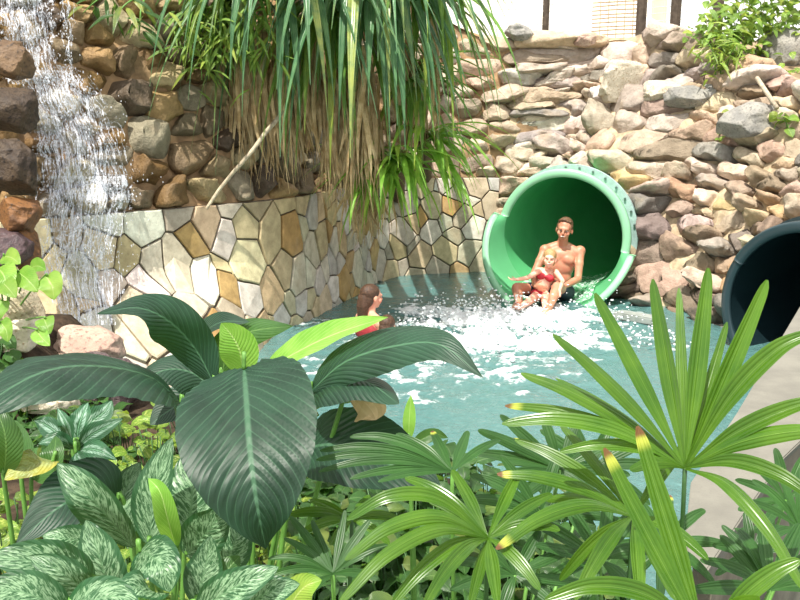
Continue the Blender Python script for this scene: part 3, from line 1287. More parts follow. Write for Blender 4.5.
def leaf_mat(name, dark, light, back, vein, style='feather', nv=14, slant=.22, rough=.33, trans=.3, tcol='#9ccf3c', bumpk=.25, mott=None, veink=.5):
    t = NT(name)
    uvn = t.n('UVMap')
    se = t.n('SeparateXYZ'); t.t.links.new(uvn.outputs[0], se.inputs[0])
    u = t.math('MULTIPLY', t.math('ABSOLUTE', t.math('SUBTRACT', se.outputs[0], .5)), 2)
    v = se.outputs[1]
    col = t.n('VertexColor'); col.layer_name = 'Col'
    sc = t.n('SeparateColor'); t.t.links.new(col.outputs[0], sc.inputs[0])
    o = t.obj()
    n1 = t.noise(11, 4, .6, o)
    n2 = t.noise(90, 3, .6, o)
    if style == 'strap':
        x = t.math('FRACT', t.math('MULTIPLY', se.outputs[0], nv))
    else:
        x = t.math('FRACT', t.math('SUBTRACT', t.math('MULTIPLY', v, nv), t.math('MULTIPLY', u, nv * slant)))
    tri = t.math('MULTIPLY', t.math('ABSOLUTE', t.math('SUBTRACT', x, .5)), 2)
    line = t.smooth(tri, .80, .98)
    mid = t.smooth(u, .02, .06, 1, 0) if style != 'strap' else t.smooth(u, .0, .05, .5, 0)
    c = t.mix(t.smooth(n1, .3, .7), lin(dark), lin(light))
    if mott:
        uvm = t.n('Mapping'); uvm.inputs['Scale'].default_value = mott.get('scale', (7, 9, 1))
        t.t.links.new(uvn.outputs[0], uvm.inputs[0])
        # pattern grows along the side veins
        comb = t.n('CombineXYZ')
        t.t.links.new(t.math('MULTIPLY', u, mott['a']), comb.inputs[0])
        t.t.links.new(t.math('SUBTRACT', t.math('MULTIPLY', v, mott['b']), t.math('MULTIPLY', u, mott['c'])), comb.inputs[1])
        rn = t.math('MULTIPLY', sc.outputs[0], 37)
        t.t.links.new(t.math('ADD', rn, t.math('GREATER_THAN', se.outputs[0], .5)), comb.inputs[2])
        mn = t.noise(1.0, 5, .66, comb.outputs[0], .8)
        edge = t.smooth(u, mott.get('e0', .72), .98, 0, .5)
        m = t.smooth(t.math('SUBTRACT', mn, edge), mott.get('lo', .42), mott.get('hi', .56))
        if mott.get('band'):
            m = t.math('MULTIPLY', m, t.math('MULTIPLY', t.smooth(u, .08, .2), t.smooth(u, mott['band'], mott['band'] + .2, 1, 0)))
        c = t.mix(m, c, lin(mott['col']))
    c = t.mix(t.math('MULTIPLY', line, veink), c, lin(vein))
    c = t.mix(t.math('MULTIPLY', mid, .8), c, lin(vein))
    c = t.mix(t.math('MULTIPLY', t.smooth(n2, .62, .75), .25), c, lin(light))
    # yellowing and dry brown tips, both from the leaf's own age
    c = t.mix(t.math('MULTIPLY', sc.outputs[2], t.smooth(n1, .2, .7)), c, lin('#b8b04a'))
    tv_ = t.math('ADD', v, t.math('MULTIPLY', t.math('SUBTRACT', n1, .5), .06))
    c = t.mix(t.math('MULTIPLY', sc.outputs[1], t.smooth(tv_, .86, .93)), c, lin('#a8b048'))
    c = t.mix(t.math('MULTIPLY', sc.outputs[1], t.smooth(tv_, .93, .97)), c, lin('#6b4630'))
    ti = t.n('CombineColor')
    for k in range(3): t.t.links.new(sc.outputs[0], ti.inputs[k])
    c = t.mix(1, c, ti.outputs[0], 'MULTIPLY')
    geo = t.n('NewGeometry')
    cb = t.mix(.55, c, lin(back))
    c2 = t.mix(geo.outputs['Backfacing'], c, cb)
    h = t.math('ADD', t.math('MULTIPLY', tri, -1.0), t.math('MULTIPLY', n2, .2))
    nm = t.bump(h, bumpk, .006)
    sh = t.bsdf(c2, rough, .35, nm)
    return t.done(t.add_trans(sh, t.mix(.5, c2, lin(tcol)), trans))


M_LILY = leaf_mat('glossy_dark_leaf', '#152c20', '#1f3d2c', '#4a6c42', '#44694e', nv=17, slant=.30, veink=.38, trans=.15, tcol='#6fb030', rough=.46)
M_YOUNG = leaf_mat('young_lime_leaf', '#6fa83c', '#93c558', '#8fbf5a', '#c2dd8c', nv=15, slant=.3, veink=.4, trans=.4, tcol='#b4e04c', rough=.35)
M_MID = leaf_mat('mid_green_leaf', '#284a22', '#3c622e', '#587c3e', '#66884c', nv=15, slant=.3, veink=.5, trans=.3, tcol='#9cd040', rough=.36)
M_AGLA = leaf_mat('mottled_leaf', '#1f4628', '#2f5837', '#527448', '#5f835d', nv=11, slant=.35, veink=.28, trans=.2, tcol='#8fc250', rough=.36,
                  mott=dict(a=5, b=26, c=9, col='#86a680', lo=.44, hi=.58, e0=.7))
M_STRIPE = leaf_mat('silver_banded_leaf', '#22482f', '#2f5c3c', '#5d8460', '#6d9a78', nv=12, slant=.4, veink=.2, trans=.15, tcol='#7fb050', rough=.4,
                    mott=dict(a=3, b=22, c=10, col='#8aa896', lo=.40, hi=.56, e0=.9, band=.34))
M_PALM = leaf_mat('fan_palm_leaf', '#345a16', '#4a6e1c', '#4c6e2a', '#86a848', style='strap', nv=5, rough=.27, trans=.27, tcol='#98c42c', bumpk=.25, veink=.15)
M_PALMD = leaf_mat('shaded_fan_palm_leaf', '#24461e', '#335a28', '#44662f', '#5d823e', style='strap', nv=5, rough=.38, trans=.2, tcol='#7cb838', bumpk=.25, veink=.12)  # darker copy of the fan palm green, shade put into the colour
M_POTHOS = leaf_mat('yellow_green_leaf', '#486e22', '#6c9030', '#607c34', '#93a85c', nv=6, slant=.4, veink=.2, trans=.35, tcol='#c8e04c', rough=.36,
                    mott=dict(a=3, b=6, c=2, col='#aab85c', lo=.5, hi=.62, e0=.9))
M_SCREW = leaf_mat('long_strap_leaf', '#48752c', '#6c963e', '#7a9c50', '#a8be78', style='strap', nv=3, rough=.34, trans=.25, tcol='#a8c850', bumpk=.5, veink=.3)
M_BLUEGR = leaf_mat('blue_green_strap_leaf', '#3e6a48', '#5c8658', '#7a9c68', '#a4bc8c', style='strap', nv=3, rough=.3, trans=.2, tcol='#90b860', bumpk=.5, veink=.3)
M_DEAD = leaf_mat('dry_straw_leaf', '#a08458', '#d6c094', '#b49868', '#dccba4', style='strap', nv=3, rough=.7, trans=.2, tcol='#d8b878', bumpk=.5, veink=.3)
M_BUSH = leaf_mat('small_bush_leaf', '#587c30', '#7c9c44', '#769448', '#a4b86c', nv=5, slant=.4, veink=.2, trans=.35, tcol='#b8d850', rough=.45)
M_STEM = simple('green_stalk', '#5c8a3c', .45, .4, .2, 20, .15)
M_STEMD = simple('dark_green_stalk', '#35582c', .45, .4, .2, 20, .15)
M_STEMB = simple('brown_fibrous_stem', '#5d4c34', .85, .2, .4, 30, .6)


def P3(q, d0=1.5): return at(q[0], q[1], q[2] if len(q) > 2 else d0)


def part_leaf(root, name, pts, wpx, nrm, mat, stalk=None, label=None, stalk_mat=None, **kw):
    """one leaf given by midrib points (px, py, depth); a stalk (list of points) becomes its sub-part"""
    mid = pts[len(pts) // 2]
    mb = MB()
    leaf(mb, [P3(q) for q in pts], wpx / FPX * mid[2], nrm, **kw)
    o = mb.build(name, mat, root)
    if label: o['label'] = label
    if stalk:
        sp = [P3(pts[0])] + [P3(q) if len(q) == 3 and q[0] > 5 or q[0] < -5 else V3(q) for q in stalk]
        m2 = MB()
        tube(m2, catmull(sp, 12), [.004 + .003 * i / 12 for i in range(13)], 6)
        m2.build('stalk', stalk_mat or M_STEM, o)
    return o


def soil_at(px, py, d):
    p = at(px, py, d)
    return V3((p.x, p.y, soil_z(p.x, p.y)))


# ------------------------------------------------------------------ broad-leaved plant in the middle
random.seed(3)
b0 = soil_at(228, 470, 1.72)
lily = empty('broad_leaf_plant', b0, 'big dark-leaved plant with one huge ribbed leaf facing the viewer', 'plant')
def st(px, py, d): return [(px, py, d), tuple(b0)]
def stalk_to(p0, root_base, bulge=.0):
    p0 = V3(p0); b = V3(root_base)
    m = p0.lerp(b, .5); m.z += bulge
    return [tuple(m), tuple(b)]
def add_leaf(root, base, pts, wpx, nrm, mat, label=None, bulge=.06, smat=None, **kw):
    o = part_leaf(root, 'leaf', pts, wpx, nrm, mat, None, label, **kw)
    p0 = P3(pts[0]); b = V3(base) + V3((random.uniform(-.03, .03), random.uniform(-.03, .03), 0))
    m = p0.lerp(b, .4) + V3((0, 0, bulge))
    m2 = MB()
    p1 = P3(pts[1]); dirn = (p0 - p1).normalized() * .008
    tube(m2, catmull([p0 - dirn * .6, p0 + dirn, m, b], 16), [.0035 + .003 * i / 16 for i in range(17)], 6)
    m2.build('stalk', smat or M_STEM, o)
    return o


add_leaf(lily, b0, [(244, 368, 1.46), (246, 395, 1.37), (250, 450, 1.27), (257, 505, 1.23), (266, 549, 1.25)], 152, (0.02, -.85, .5), M_LILY, 'huge dark ribbed leaf', prof='heart', fold=.14, ripple=.012, nv=17, wave=.05, nl=70, nk=14)
add_leaf(lily, b0, [(182, 404, 1.72), (150, 377, 1.66), (95, 366, 1.56), (35, 375, 1.46), (-45, 425, 1.36)], 150, (-.1, -.42, 1), M_LILY, prof='lance', fold=.10, arch=.25, ripple=.008, nv=15, wave=.04, nl=60, nk=10)
add_leaf(lily, b0, [(214, 384, 1.80), (196, 350, 1.80), (170, 322, 1.76), (138, 308, 1.70), (97, 314, 1.62)], 52, (-.25, -.8, .55), M_LILY, prof='lance', fold=.2, arch=.3, ripple=.008, nv=14, wave=.06, nl=50, nk=8, tint=1.25)
add_leaf(lily, b0, [(243, 374, 1.76), (240, 352, 1.74), (232, 336, 1.73), (221, 323, 1.72)], 40, (.1, -1, .3), M_YOUNG, 'small bright lime young leaf', prof='oval', fold=.3, nl=30)
add_leaf(lily, b0, [(222, 376, 1.86), (228, 350, 1.86), (250, 332, 1.84), (293, 326, 1.80)], 48, (.1, -.75, .7), M_MID, prof='lance', fold=.2, arch=.4, nl=40, nk=8, wave=.06)
add_leaf(lily, b0, [(214, 372, 1.92), (206, 350, 1.92), (204, 334, 1.90), (222, 322, 1.86), (250, 322, 1.84)], 38, (-.2, -.6, .8), M_LILY, prof='lance', fold=.2, nl=40, nk=8)
add_leaf(lily, b0, [(258, 376, 1.74), (290, 356, 1.68), (335, 334, 1.62), (388, 317, 1.56)], 44, (-.25, -.55, .8), M_YOUNG, 'lime leaf catching the sun', prof='lance', fold=.25, nl=40, nk=8, wave=.08)
add_leaf(lily, b0, [(310, 392, 1.62), (345, 362, 1.58), (395, 346, 1.53), (440, 345, 1.47), (484, 378, 1.42)], 60, (.1, -.75, .8), M_LILY, prof='lance', fold=.15, arch=.3, ripple=.008, nv=14, nl=60, nk=10, wave=.05, tint=1.2)
add_leaf(lily, b0, [(308, 398, 1.64), (332, 383, 1.60), (366, 382, 1.55), (399, 404, 1.48)], 62, (.05, -.35, 1), M_LILY, prof='oval', fold=.1, arch=.5, nl=40, nk=8, tint=1.15)
add_leaf(lily, b0, [(348, 394, 1.60), (362, 400, 1.57), (372, 411, 1.55), (376, 420, 1.55)], 46, (.05, -.9, -.2), M_DEAD, 'withered brown leaf', prof='oval', fold=.2, nl=20)
add_leaf(lily, b0, [(298, 450, 1.66), (335, 445, 1.60), (385, 462, 1.54), (442, 494, 1.46)], 98, (.1, -.75, .75), M_LILY, 'wide dark leaf behind the fan palm', prof='oval', fold=.12, ripple=.008, nv=17, nl=60, nk=12, wave=.05)
add_leaf(lily, b0, [(222, 405, 1.9), (198, 376, 1.92), (165, 370, 1.9), (130, 392, 1.84)], 52, (-.1, -.6, .8), M_LILY, prof='oval', fold=.1, arch=.3, nl=40, nk=8)
add_leaf(lily, b0, [(120, 500, 1.52), (92, 492, 1.48), (58, 508, 1.43), (16, 544, 1.38)], 84, (-.2, -.8, .6), M_LILY, prof='lance', fold=.12, ripple=.008, nv=14, nl=50, nk=10)
add_leaf(lily, b0, [(205, 408, 1.98), (190, 402, 1.98), (170, 410, 1.95), (150, 425, 1.92)], 50, (-.1, -.6, .8), M_LILY, prof='oval', fold=.1, nl=30)
add_leaf(lily, b0, [(302, 420, 1.75), (315, 400, 1.75), (335, 395, 1.72), (352, 402, 1.7)], 40, (0, -.6, .8), M_MID, prof='oval', fold=.1, nl=30)
m2 = MB()
for k in range(5):
    a = PI2 * k / 5
    p = b0 + V3((math.cos(a) * .03, math.sin(a) * .03, -.02))
    tube(m2, [p, p + V3((math.cos(a) * .01, math.sin(a) * .01, .12)), p + V3((0, 0, .22))], [.014, .012, .008], 7)
m2.build('leaf_sheaths', M_STEMD, lily)

# ------------------------------------------------------------------ mottled plants at lower left
random.seed(21)


def mottled(label, bx, leaves, mat=M_AGLA, name='variegated_plant', cat='plant', group=None, smat=None, **kk):
    base = soil_at(*bx)
    root = empty(name, base, label, cat, group)
    for L in leaves:
        pts, wpx = L[0], L[1]
        nrm = L[2] if len(L) > 2 else (0, -.85, .55)
        extra = L[3] if len(L) > 3 else {}
        kw = dict(prof='oval', fold=.22, nl=30, nk=7, wave=.07, tint=random.uniform(.85, 1.15), bulge=.02)
        wpx = wpx * kk.get('_w', 1.22)
        kw.update(kk); kw.update(extra); kw.pop('_w', None)
        m = kw.pop('mat', mat)
        add_leaf(root, base, pts, wpx, nrm, m, kw.pop('label', None), smat=smat, **kw)
    m2 = MB()
    for k in range(3):
        p = base + V3((random.uniform(-.03, .03), random.uniform(-.03, .03), -.02))
        tube(m2, [p, p + V3((0, 0, .12)), p + V3((random.uniform(-.02, .02), 0, .26))], [.011, .009, .006], 6)
    m2.build('stem', smat or M_STEM, root)
    return root


mottled('mottled silver-green plant with a long leaf standing up in front of the dark leaf', (140, 560, 1.42), [
    ([(133, 548, 1.36), (112, 522, 1.32), (88, 494, 1.30), (57, 463, 1.32)], 47, (-.3, -.85, .5)),
    ([(150, 545, 1.42), (152, 510, 1.43), (158, 475, 1.45), (172, 438, 1.48)], 36, (-.1, -.95, .3)),
    ([(182, 545, 1.48), (190, 515, 1.50), (192, 485, 1.53), (186, 452, 1.57)], 60, (.1, -.95, .35)),
    ([(186, 556, 1.40), (200, 540, 1.38), (214, 524, 1.36), (228, 506, 1.36)], 42, (.2, -.85, .5)),
    ([(112, 606, 1.24), (106, 580, 1.22), (98, 552, 1.22), (86, 520, 1.24)], 46, (-.05, -.9, .45)),
    ([(94, 548, 1.40), (80, 541, 1.38), (62, 538, 1.36), (42, 536, 1.36)], 26, (0, -.7, .7)),
    ([(140, 552, 1.30), (150, 556, 1.24), (163, 568, 1.20), (170, 592, 1.19)], 44, (.1, -.8, .6)),
    ([(196, 604, 1.26), (202, 580, 1.26), (207, 560, 1.27), (211, 536, 1.28)], 34, (.1, -.95, .3)),
    ([(176, 548, 1.36), (168, 520, 1.32), (160, 492, 1.31), (148, 478, 1.33)], 20, (.2, -.9, .4), dict(mat=M_YOUNG, label='folded lime young leaf', fold=.7, prof='lance')),
    ([(130, 540, 1.50), (122, 510, 1.52), (128, 485, 1.55), (140, 462, 1.58)], 34, (-.1, -.95, .3)),
    ([(160, 600, 1.22), (150, 590, 1.18), (132, 588, 1.15), (118, 604, 1.14)], 34, (0, -.6, .8)),
    ([(215, 575, 1.40), (228, 556, 1.40), (236, 538, 1.41), (240, 520, 1.44)], 36, (.2, -.9, .4)),
])
mottled('mottled silver-green plant spreading pale leaves along the bottom corner of the bed', (60, 600, 1.18), [
    ([(92, 590, 1.14), (66, 574, 1.11), (34, 562, 1.09), (-14, 556, 1.08)], 48, (-.1, -.7, .75)),
    ([(110, 600, 1.10), (84, 588, 1.07), (60, 572, 1.05), (30, 556, 1.06)], 38, (-.2, -.8, .6)),
    ([(70, 612, 1.04), (40, 598, 1.01), (10, 590, 1.0), (-20, 592, .99)], 40, (-.1, -.7, .75)),
    ([(64, 625, 1.04), (84, 606, 1.02), (112, 596, 1.02), (140, 606, 1.0)], 40, (.1, -.7, .75)),
])
mottled('mottled plant with narrow leaves pointing to the small fan palm', (226, 610, 1.2), [
    ([(196, 612, 1.16), (220, 596, 1.12), (246, 582, 1.11), (279, 567, 1.12)], 36, (.2, -.8, .6)),
    ([(240, 615, 1.16), (258, 598, 1.14), (276, 590, 1.13), (300, 584, 1.14)], 32, (.2, -.8, .6)),
    ([(226, 612, 1.24), (222, 590, 1.26), (228, 570, 1.28), (240, 556, 1.3)], 30, (0, -.95, .4), dict(mat=M_MID)),
    ([(286, 620, 1.2), (294, 600, 1.2), (306, 586, 1.2), (322, 580, 1.2)], 30, (.1, -.8, .6), dict(mat=M_YOUNG, label='yellow-green leaf', yel=.6)),
    ([(250, 615, 1.3), (262, 600, 1.3), (270, 594, 1.3), (282, 590, 1.3)], 26, (.1, -.8, .6), dict(mat=M_YOUNG, yel=.6)),
])
mottled('small dark plant with silver-banded leaves among the yellow-green ground cover', (76, 462, 1.95), [
    ([(74, 446, 1.90), (70, 436, 1.86), (66, 424, 1.84), (57, 408, 1.86)], 24, (-.3, -.9, .4)),
    ([(77, 444, 1.92), (78, 430, 1.92), (82, 416, 1.93), (88, 402, 1.97)], 26, (.1, -.95, .3)),
    ([(79, 446, 1.90), (90, 436, 1.88), (104, 428, 1.87), (124, 418, 1.88)], 22, (.2, -.85, .5)),
    ([(79, 450, 1.86), (90, 449, 1.82), (102, 452, 1.80), (117, 460, 1.80)], 22, (.2, -.8, .6)),
    ([(73, 449, 1.86), (62, 442, 1.83), (50, 440, 1.82), (38, 444, 1.82)], 20, (-.2, -.8, .6)),
    ([(76, 452, 1.82), (78, 462, 1.78), (82, 472, 1.76), (88, 484, 1.76)], 20, (.05, -.9, .4)),
    ([(76, 444, 1.98), (90, 424, 2.0), (104, 412, 2.02), (112, 400, 2.05)], 26, (.1, -.95, .3)),
    ([(70, 446, 1.98), (56, 432, 2.0), (44, 424, 2.02), (34, 420, 2.02)], 22, (-.1, -.9, .4)),
], M_STRIPE, prof='lance', wave=.12, _w=1.0)
mottled('yellowing leafy plant at the edge of the bed left of the silver-banded one', (20, 490, 1.7), [
    ([(54, 462, 1.66), (40, 462, 1.62), (24, 468, 1.60), (4, 480, 1.58)], 30, (-.1, -.75, .7), dict(yel=.9, label='leaf yellowing along its edge')),
    ([(4, 475, 1.6), (6, 450, 1.58), (4, 430, 1.58), (-4, 408, 1.6)], 30, (.2, -.95, .3), dict(mat=M_MID)),
    ([(22, 478, 1.7), (24, 456, 1.72), (20, 440, 1.75), (14, 420, 1.8)], 24, (-.1, -.95, .3), dict(mat=M_MID)),
    ([(34, 480, 1.72), (46, 470, 1.72), (54, 452, 1.74), (56, 436, 1.78)], 22, (.1, -.95, .3), dict(mat=M_MID)),
], M_AGLA)

# ------------------------------------------------------------------ fan palms
random.seed(33)


def fan(root, c, blades, mat=M_PALM, down=None, wpx=19, nl=26, label=None):
    """one fan leaf: blades = (tip px, tip py, depth change, width px or None, sag px); blades in one mesh, its stalk a sub-part"""
    C0 = at(*c)
    mb = MB()
    for b in blades:
        tx, ty, dd = b[:3]
        w_ = b[3] if len(b) > 3 and b[3] else wpx * random.uniform(.85, 1.1)
        sag = b[4] if len(b) > 4 else random.uniform(.0, .10)
        T0 = at(tx, ty, c[2] + dd)
        L = (T0 - C0).length
        m1 = C0.lerp(T0, .35) + V3((0, 0, sag * L * .9))
        m2 = C0.lerp(T0, .7) + V3((0, 0, sag * L * .8))
        tipb = b[5] if len(b) > 5 else (random.random() < .25) * 1.0
        leaf(mb, [C0, m1, m2, T0], w_ * .82 / FPX * (c[2] + dd * .6), (random.uniform(-.2, .2), -.75, .65), prof='strap', fold=random.choice((.35, .5, -.3)), nl=nl, nk=4, tint=random.uniform(.88, 1.12), tip=tipb, twist=random.uniform(-.25, .25))
    o = mb.build('fan_leaf', mat, root)
    if label: o['label'] = label
    base = root.location
    e = down if down is not None else V3((base.x, base.y, base.z + .02))
    m2 = MB()
    mid = C0.lerp(e, .5) + V3((0, .03, .05))
    tube(m2, catmull([C0, mid, e], 14), [.0035 + .002 * i / 14 for i in range(15)], 6)
    m2.build('stalk', M_STEMD if mat is M_PALM else M_STEM, o)
    return o


def stems(root, n=3, h=.3):
    for k in range(n):
        m2 = MB()
        p = root.location + V3((random.uniform(-.06, .06), random.uniform(-.05, .05), -.03))
        tube(m2, [p, p + V3((0, 0, h * .5)), p + V3((random.uniform(-.03, .03), 0, h))], [.012, .011, .008], 7)
        m2.build('stem', M_STEMB, root)


pa = empty('fan_palm', soil_at(700, 560, 1.55), 'bright fan palm spreading one big star of blades over the concrete coping', 'palm')
fan(pa, (685, 468, 1.30), [
    (553, 334, .06, 21, .05, 0), (595, 293, .10, 23, .02, 0), (653, 279, .12, 23, .0, 0), (679, 288, .22, 14, .0, 0), (708, 268, .12, 24, .0, 0),
    (767, 280, .06, 24, .0, 0), (727, 322, .16, 14, .0, 0), (752, 326, .10, 18, .05, 0), (812, 333, -.02, 26, .16, 0), (830, 398, -.06, 24, .08, 0), (840, 432, -.10, 24, .10, 0),
    (822, 505, -.14, 23, .16, 0), (806, 592, -.20, 24, .18, 0), (521, 373, .10, 21, .07, 0), (505, 406, .12, 18, .08, 1), (502, 424, .04, 22, .12, 0), (556, 378, .2, 15, .05, 0), (630, 470, -.05, 18, .1, 0), (560, 452, .02, 17, .12, 0)],
    down=V3(soil_at(702, 560, 1.5)), label='big sunlit fan leaf')
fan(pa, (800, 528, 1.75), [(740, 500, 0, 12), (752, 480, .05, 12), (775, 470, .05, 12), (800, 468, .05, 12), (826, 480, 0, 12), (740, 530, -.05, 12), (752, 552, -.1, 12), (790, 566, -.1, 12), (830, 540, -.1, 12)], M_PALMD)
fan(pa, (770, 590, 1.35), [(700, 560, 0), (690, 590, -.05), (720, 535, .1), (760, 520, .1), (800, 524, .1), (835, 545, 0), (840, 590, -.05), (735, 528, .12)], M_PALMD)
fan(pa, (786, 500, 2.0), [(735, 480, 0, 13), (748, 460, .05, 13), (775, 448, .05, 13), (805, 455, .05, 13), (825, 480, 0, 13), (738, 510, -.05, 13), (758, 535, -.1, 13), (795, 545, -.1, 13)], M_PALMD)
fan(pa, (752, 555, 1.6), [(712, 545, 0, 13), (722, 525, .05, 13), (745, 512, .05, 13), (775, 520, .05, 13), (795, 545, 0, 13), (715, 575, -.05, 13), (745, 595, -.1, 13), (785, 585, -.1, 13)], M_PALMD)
stems(pa, 3)

pb = empty('fan_palm', soil_at(640, 600, 1.35), 'fan palm with brown-tipped blades left of the brightest fan leaf', 'palm')
fan(pb, (633, 516, 1.34), [
    (497, 474, .02, 19, .10, 1), (496, 549, -.12, 21, .16, 1), (575, 600, -.14, 22, .10, 0), (640, 610, -.16, 20, .05, 0), (545, 500, .1, 16, .1, 0), (515, 440, .1, 17, .08, 0),
    (560, 424, .14, 15, .05, 0), (600, 440, .14, 14, .0, 0), (690, 440, .1, 17, .05, 0), (708, 560, -.10, 20, .1, 0), (560, 580, .05, 18, .08, 0), (676, 600, -.12, 20, .06, 0)], M_PALM)
fan(pb, (705, 640, 1.02), [(604, 448, .06, 26, -.02, 1), (637, 426, .10, 28, -.02, 1), (545, 600, -.02, 26, .2, 0), (800, 560, .0, 26, .12, 0), (570, 640, -.04, 24, .2, 0), (760, 600, -.1, 24, .1, 0)], M_PALM, label='fan leaf with brown-tipped upright blades')
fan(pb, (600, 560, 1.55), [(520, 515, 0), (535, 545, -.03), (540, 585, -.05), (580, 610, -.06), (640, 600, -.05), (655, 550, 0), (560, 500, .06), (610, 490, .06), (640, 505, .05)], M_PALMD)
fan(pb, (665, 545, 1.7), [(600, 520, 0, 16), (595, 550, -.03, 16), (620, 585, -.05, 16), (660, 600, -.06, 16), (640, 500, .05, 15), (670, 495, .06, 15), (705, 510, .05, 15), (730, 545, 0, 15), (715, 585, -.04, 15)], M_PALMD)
stems(pb, 3)

pc = empty('fan_palm', soil_at(487, 590, 1.35), 'fan palm arching long blades to the lower middle of the bed', 'palm')
fan(pc, (488, 538, 1.26), [
    (347, 520, -.04, 20, .26, 0), (345, 560, -.10, 21, .22, 0), (338, 604, -.16, 22, .20, 0), (424, 606, -.16, 20, .12, 0), (392, 604, -.1, 20, .15, 0), (405, 478, .08, 18, .10, 0), (428, 500, .04, 16, .1, 0),
    (452, 470, .12, 16, .04, 0), (498, 604, -.14, 19, .03, 0), (470, 606, -.1, 16, .03, 0), (540, 590, -.08, 18, .1, 0), (560, 530, 0, 17, .12, 0), (520, 470, .12, 16, .03, 0), (552, 494, .06, 16, .06, 0)], M_PALM, label='fan leaf with long arching blades')
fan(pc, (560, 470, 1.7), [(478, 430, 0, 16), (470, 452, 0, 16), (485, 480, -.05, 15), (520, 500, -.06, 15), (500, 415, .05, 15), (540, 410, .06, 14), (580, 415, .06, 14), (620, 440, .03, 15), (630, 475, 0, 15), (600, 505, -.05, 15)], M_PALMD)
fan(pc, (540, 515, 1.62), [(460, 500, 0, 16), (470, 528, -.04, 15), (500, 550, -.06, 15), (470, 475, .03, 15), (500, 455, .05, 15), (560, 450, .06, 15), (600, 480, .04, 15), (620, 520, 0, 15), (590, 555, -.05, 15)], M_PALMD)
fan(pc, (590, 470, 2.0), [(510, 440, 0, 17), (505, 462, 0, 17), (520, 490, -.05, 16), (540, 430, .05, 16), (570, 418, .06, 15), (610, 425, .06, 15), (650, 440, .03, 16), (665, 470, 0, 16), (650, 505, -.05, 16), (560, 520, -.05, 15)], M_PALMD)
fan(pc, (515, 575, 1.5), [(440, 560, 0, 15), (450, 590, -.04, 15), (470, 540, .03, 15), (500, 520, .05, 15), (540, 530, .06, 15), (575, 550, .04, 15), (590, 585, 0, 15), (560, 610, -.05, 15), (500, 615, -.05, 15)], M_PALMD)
stems(pc, 3)

pd = empty('fan_palm', soil_at(462, 520, 1.55), 'fan palm laying slim blades over the wide dark leaf', 'palm')
fan(pd, (452, 472, 1.40), [
    (350, 437, .02, 14, .12, 0), (320, 451, .0, 13, .10, 0), (316, 460, -.02, 13, .09, 0), (319, 472, -.04, 13, .09, 0), (350, 479, -.05, 13, .06, 0), (396, 434, .06, 14, .06, 0),
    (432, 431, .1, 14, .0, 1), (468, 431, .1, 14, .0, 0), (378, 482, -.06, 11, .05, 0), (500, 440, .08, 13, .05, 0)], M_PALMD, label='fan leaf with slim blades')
stems(pd, 2)

pe = empty('fan_palm', soil_at(335, 600, 1.4), 'small fan palm between the huge dark leaf and the arching blades', 'palm')
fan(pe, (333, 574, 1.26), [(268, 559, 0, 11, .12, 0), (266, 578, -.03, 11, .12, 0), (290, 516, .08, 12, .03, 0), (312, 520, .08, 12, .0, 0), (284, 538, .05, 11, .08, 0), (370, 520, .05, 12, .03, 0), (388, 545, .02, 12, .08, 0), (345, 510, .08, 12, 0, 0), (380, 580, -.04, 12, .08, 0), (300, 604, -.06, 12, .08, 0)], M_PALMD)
fan(pe, (352, 520, 1.42), [(286, 516, 0, 14, .1, 0), (300, 534, -.03, 13, .1, 0), (330, 545, -.05, 13, .08, 0), (310, 500, .04, 13, .04, 0), (370, 495, .05, 13, .04, 0), (400, 520, .02, 14, .1, 0), (390, 545, -.03, 13, .1, 0)], M_PALM)
stems(pe, 2)

# lone upright leaf by the water and low fillers
mottled('narrow lime leaf standing up in front of the pool', (410, 470, 1.9), [
    ([(409, 440, 1.86), (409, 424, 1.86), (410, 408, 1.87), (411, 395, 1.88)], 11, (0, -1, .2), dict(prof='lance', mat=M_YOUNG)),
    ([(408, 446, 1.86), (400, 436, 1.86), (392, 432, 1.86), (380, 434, 1.87)], 12, (0, -1, .4), dict(prof='lance', mat=M_YOUNG)),
    ([(412, 446, 1.86), (424, 438, 1.86), (436, 434, 1.86), (448, 438, 1.87)], 12, (0, -1, .4), dict(prof='lance', mat=M_MID)),
], name='seedling')


# ------------------------------------------------------------------ ground cover of small yellow-green leaves
def cover(name, label, region, n, mat, size, seed, cat='ground cover', hz=.22, group='low leafy ground cover'):
    """a creeping plant: many small heart-shaped leaves on thin runners, over a patch of the bed"""
    random.seed(seed)
    x0, x1, d0, d1 = region            # world x at unit depth, depth range
    mb = MB(); ms = MB()
    first = None
    for k in range(n):
        d = random.uniform(d0, d1)
        x = random.uniform(x0, x1) * d
        g = V3((x, d, soil_z(x, d)))
        if d > edge_y(x): continue
        if first is None: first = V3((x0 / 2 * (d0 + d1) / 2 + x1 / 2 * (d0 + d1) / 2, (d0 + d1) / 2, soil_z(x, d)))
        z = min(hz, abs(random.gauss(0, hz * .6))) + .03
        p = g + V3((random.uniform(-.04, .04), random.uniform(-.04, .04), z))
        a = random.uniform(0, PI2)
        L = size * random.uniform(.6, 1.25)
        dv = V3((math.cos(a), math.sin(a) - .25, random.uniform(-.5, .3))).normalized()
        leaf(mb, [p, p + dv * L * .5 + V3((0, 0, .12 * L)), p + dv * L], L * .68, (random.uniform(-.5, .5), random.uniform(-.7, .1), 1), prof='broad', fold=.25, nl=8, nk=3, wave=.12, tint=random.uniform(.7, 1.15), yel=max(0, random.uniform(-1.6, .3)))
        tube(ms, [g + V3((0, 0, -.01)), g.lerp(p, .6) + V3((.01, 0, .01)), p], .0025, 4)
    root = empty(name, first, label, cat, group)
    mb.build('foliage', mat, root)
    tag(ms.build('runners', M_STEMD, root), kind='stuff')
    return root


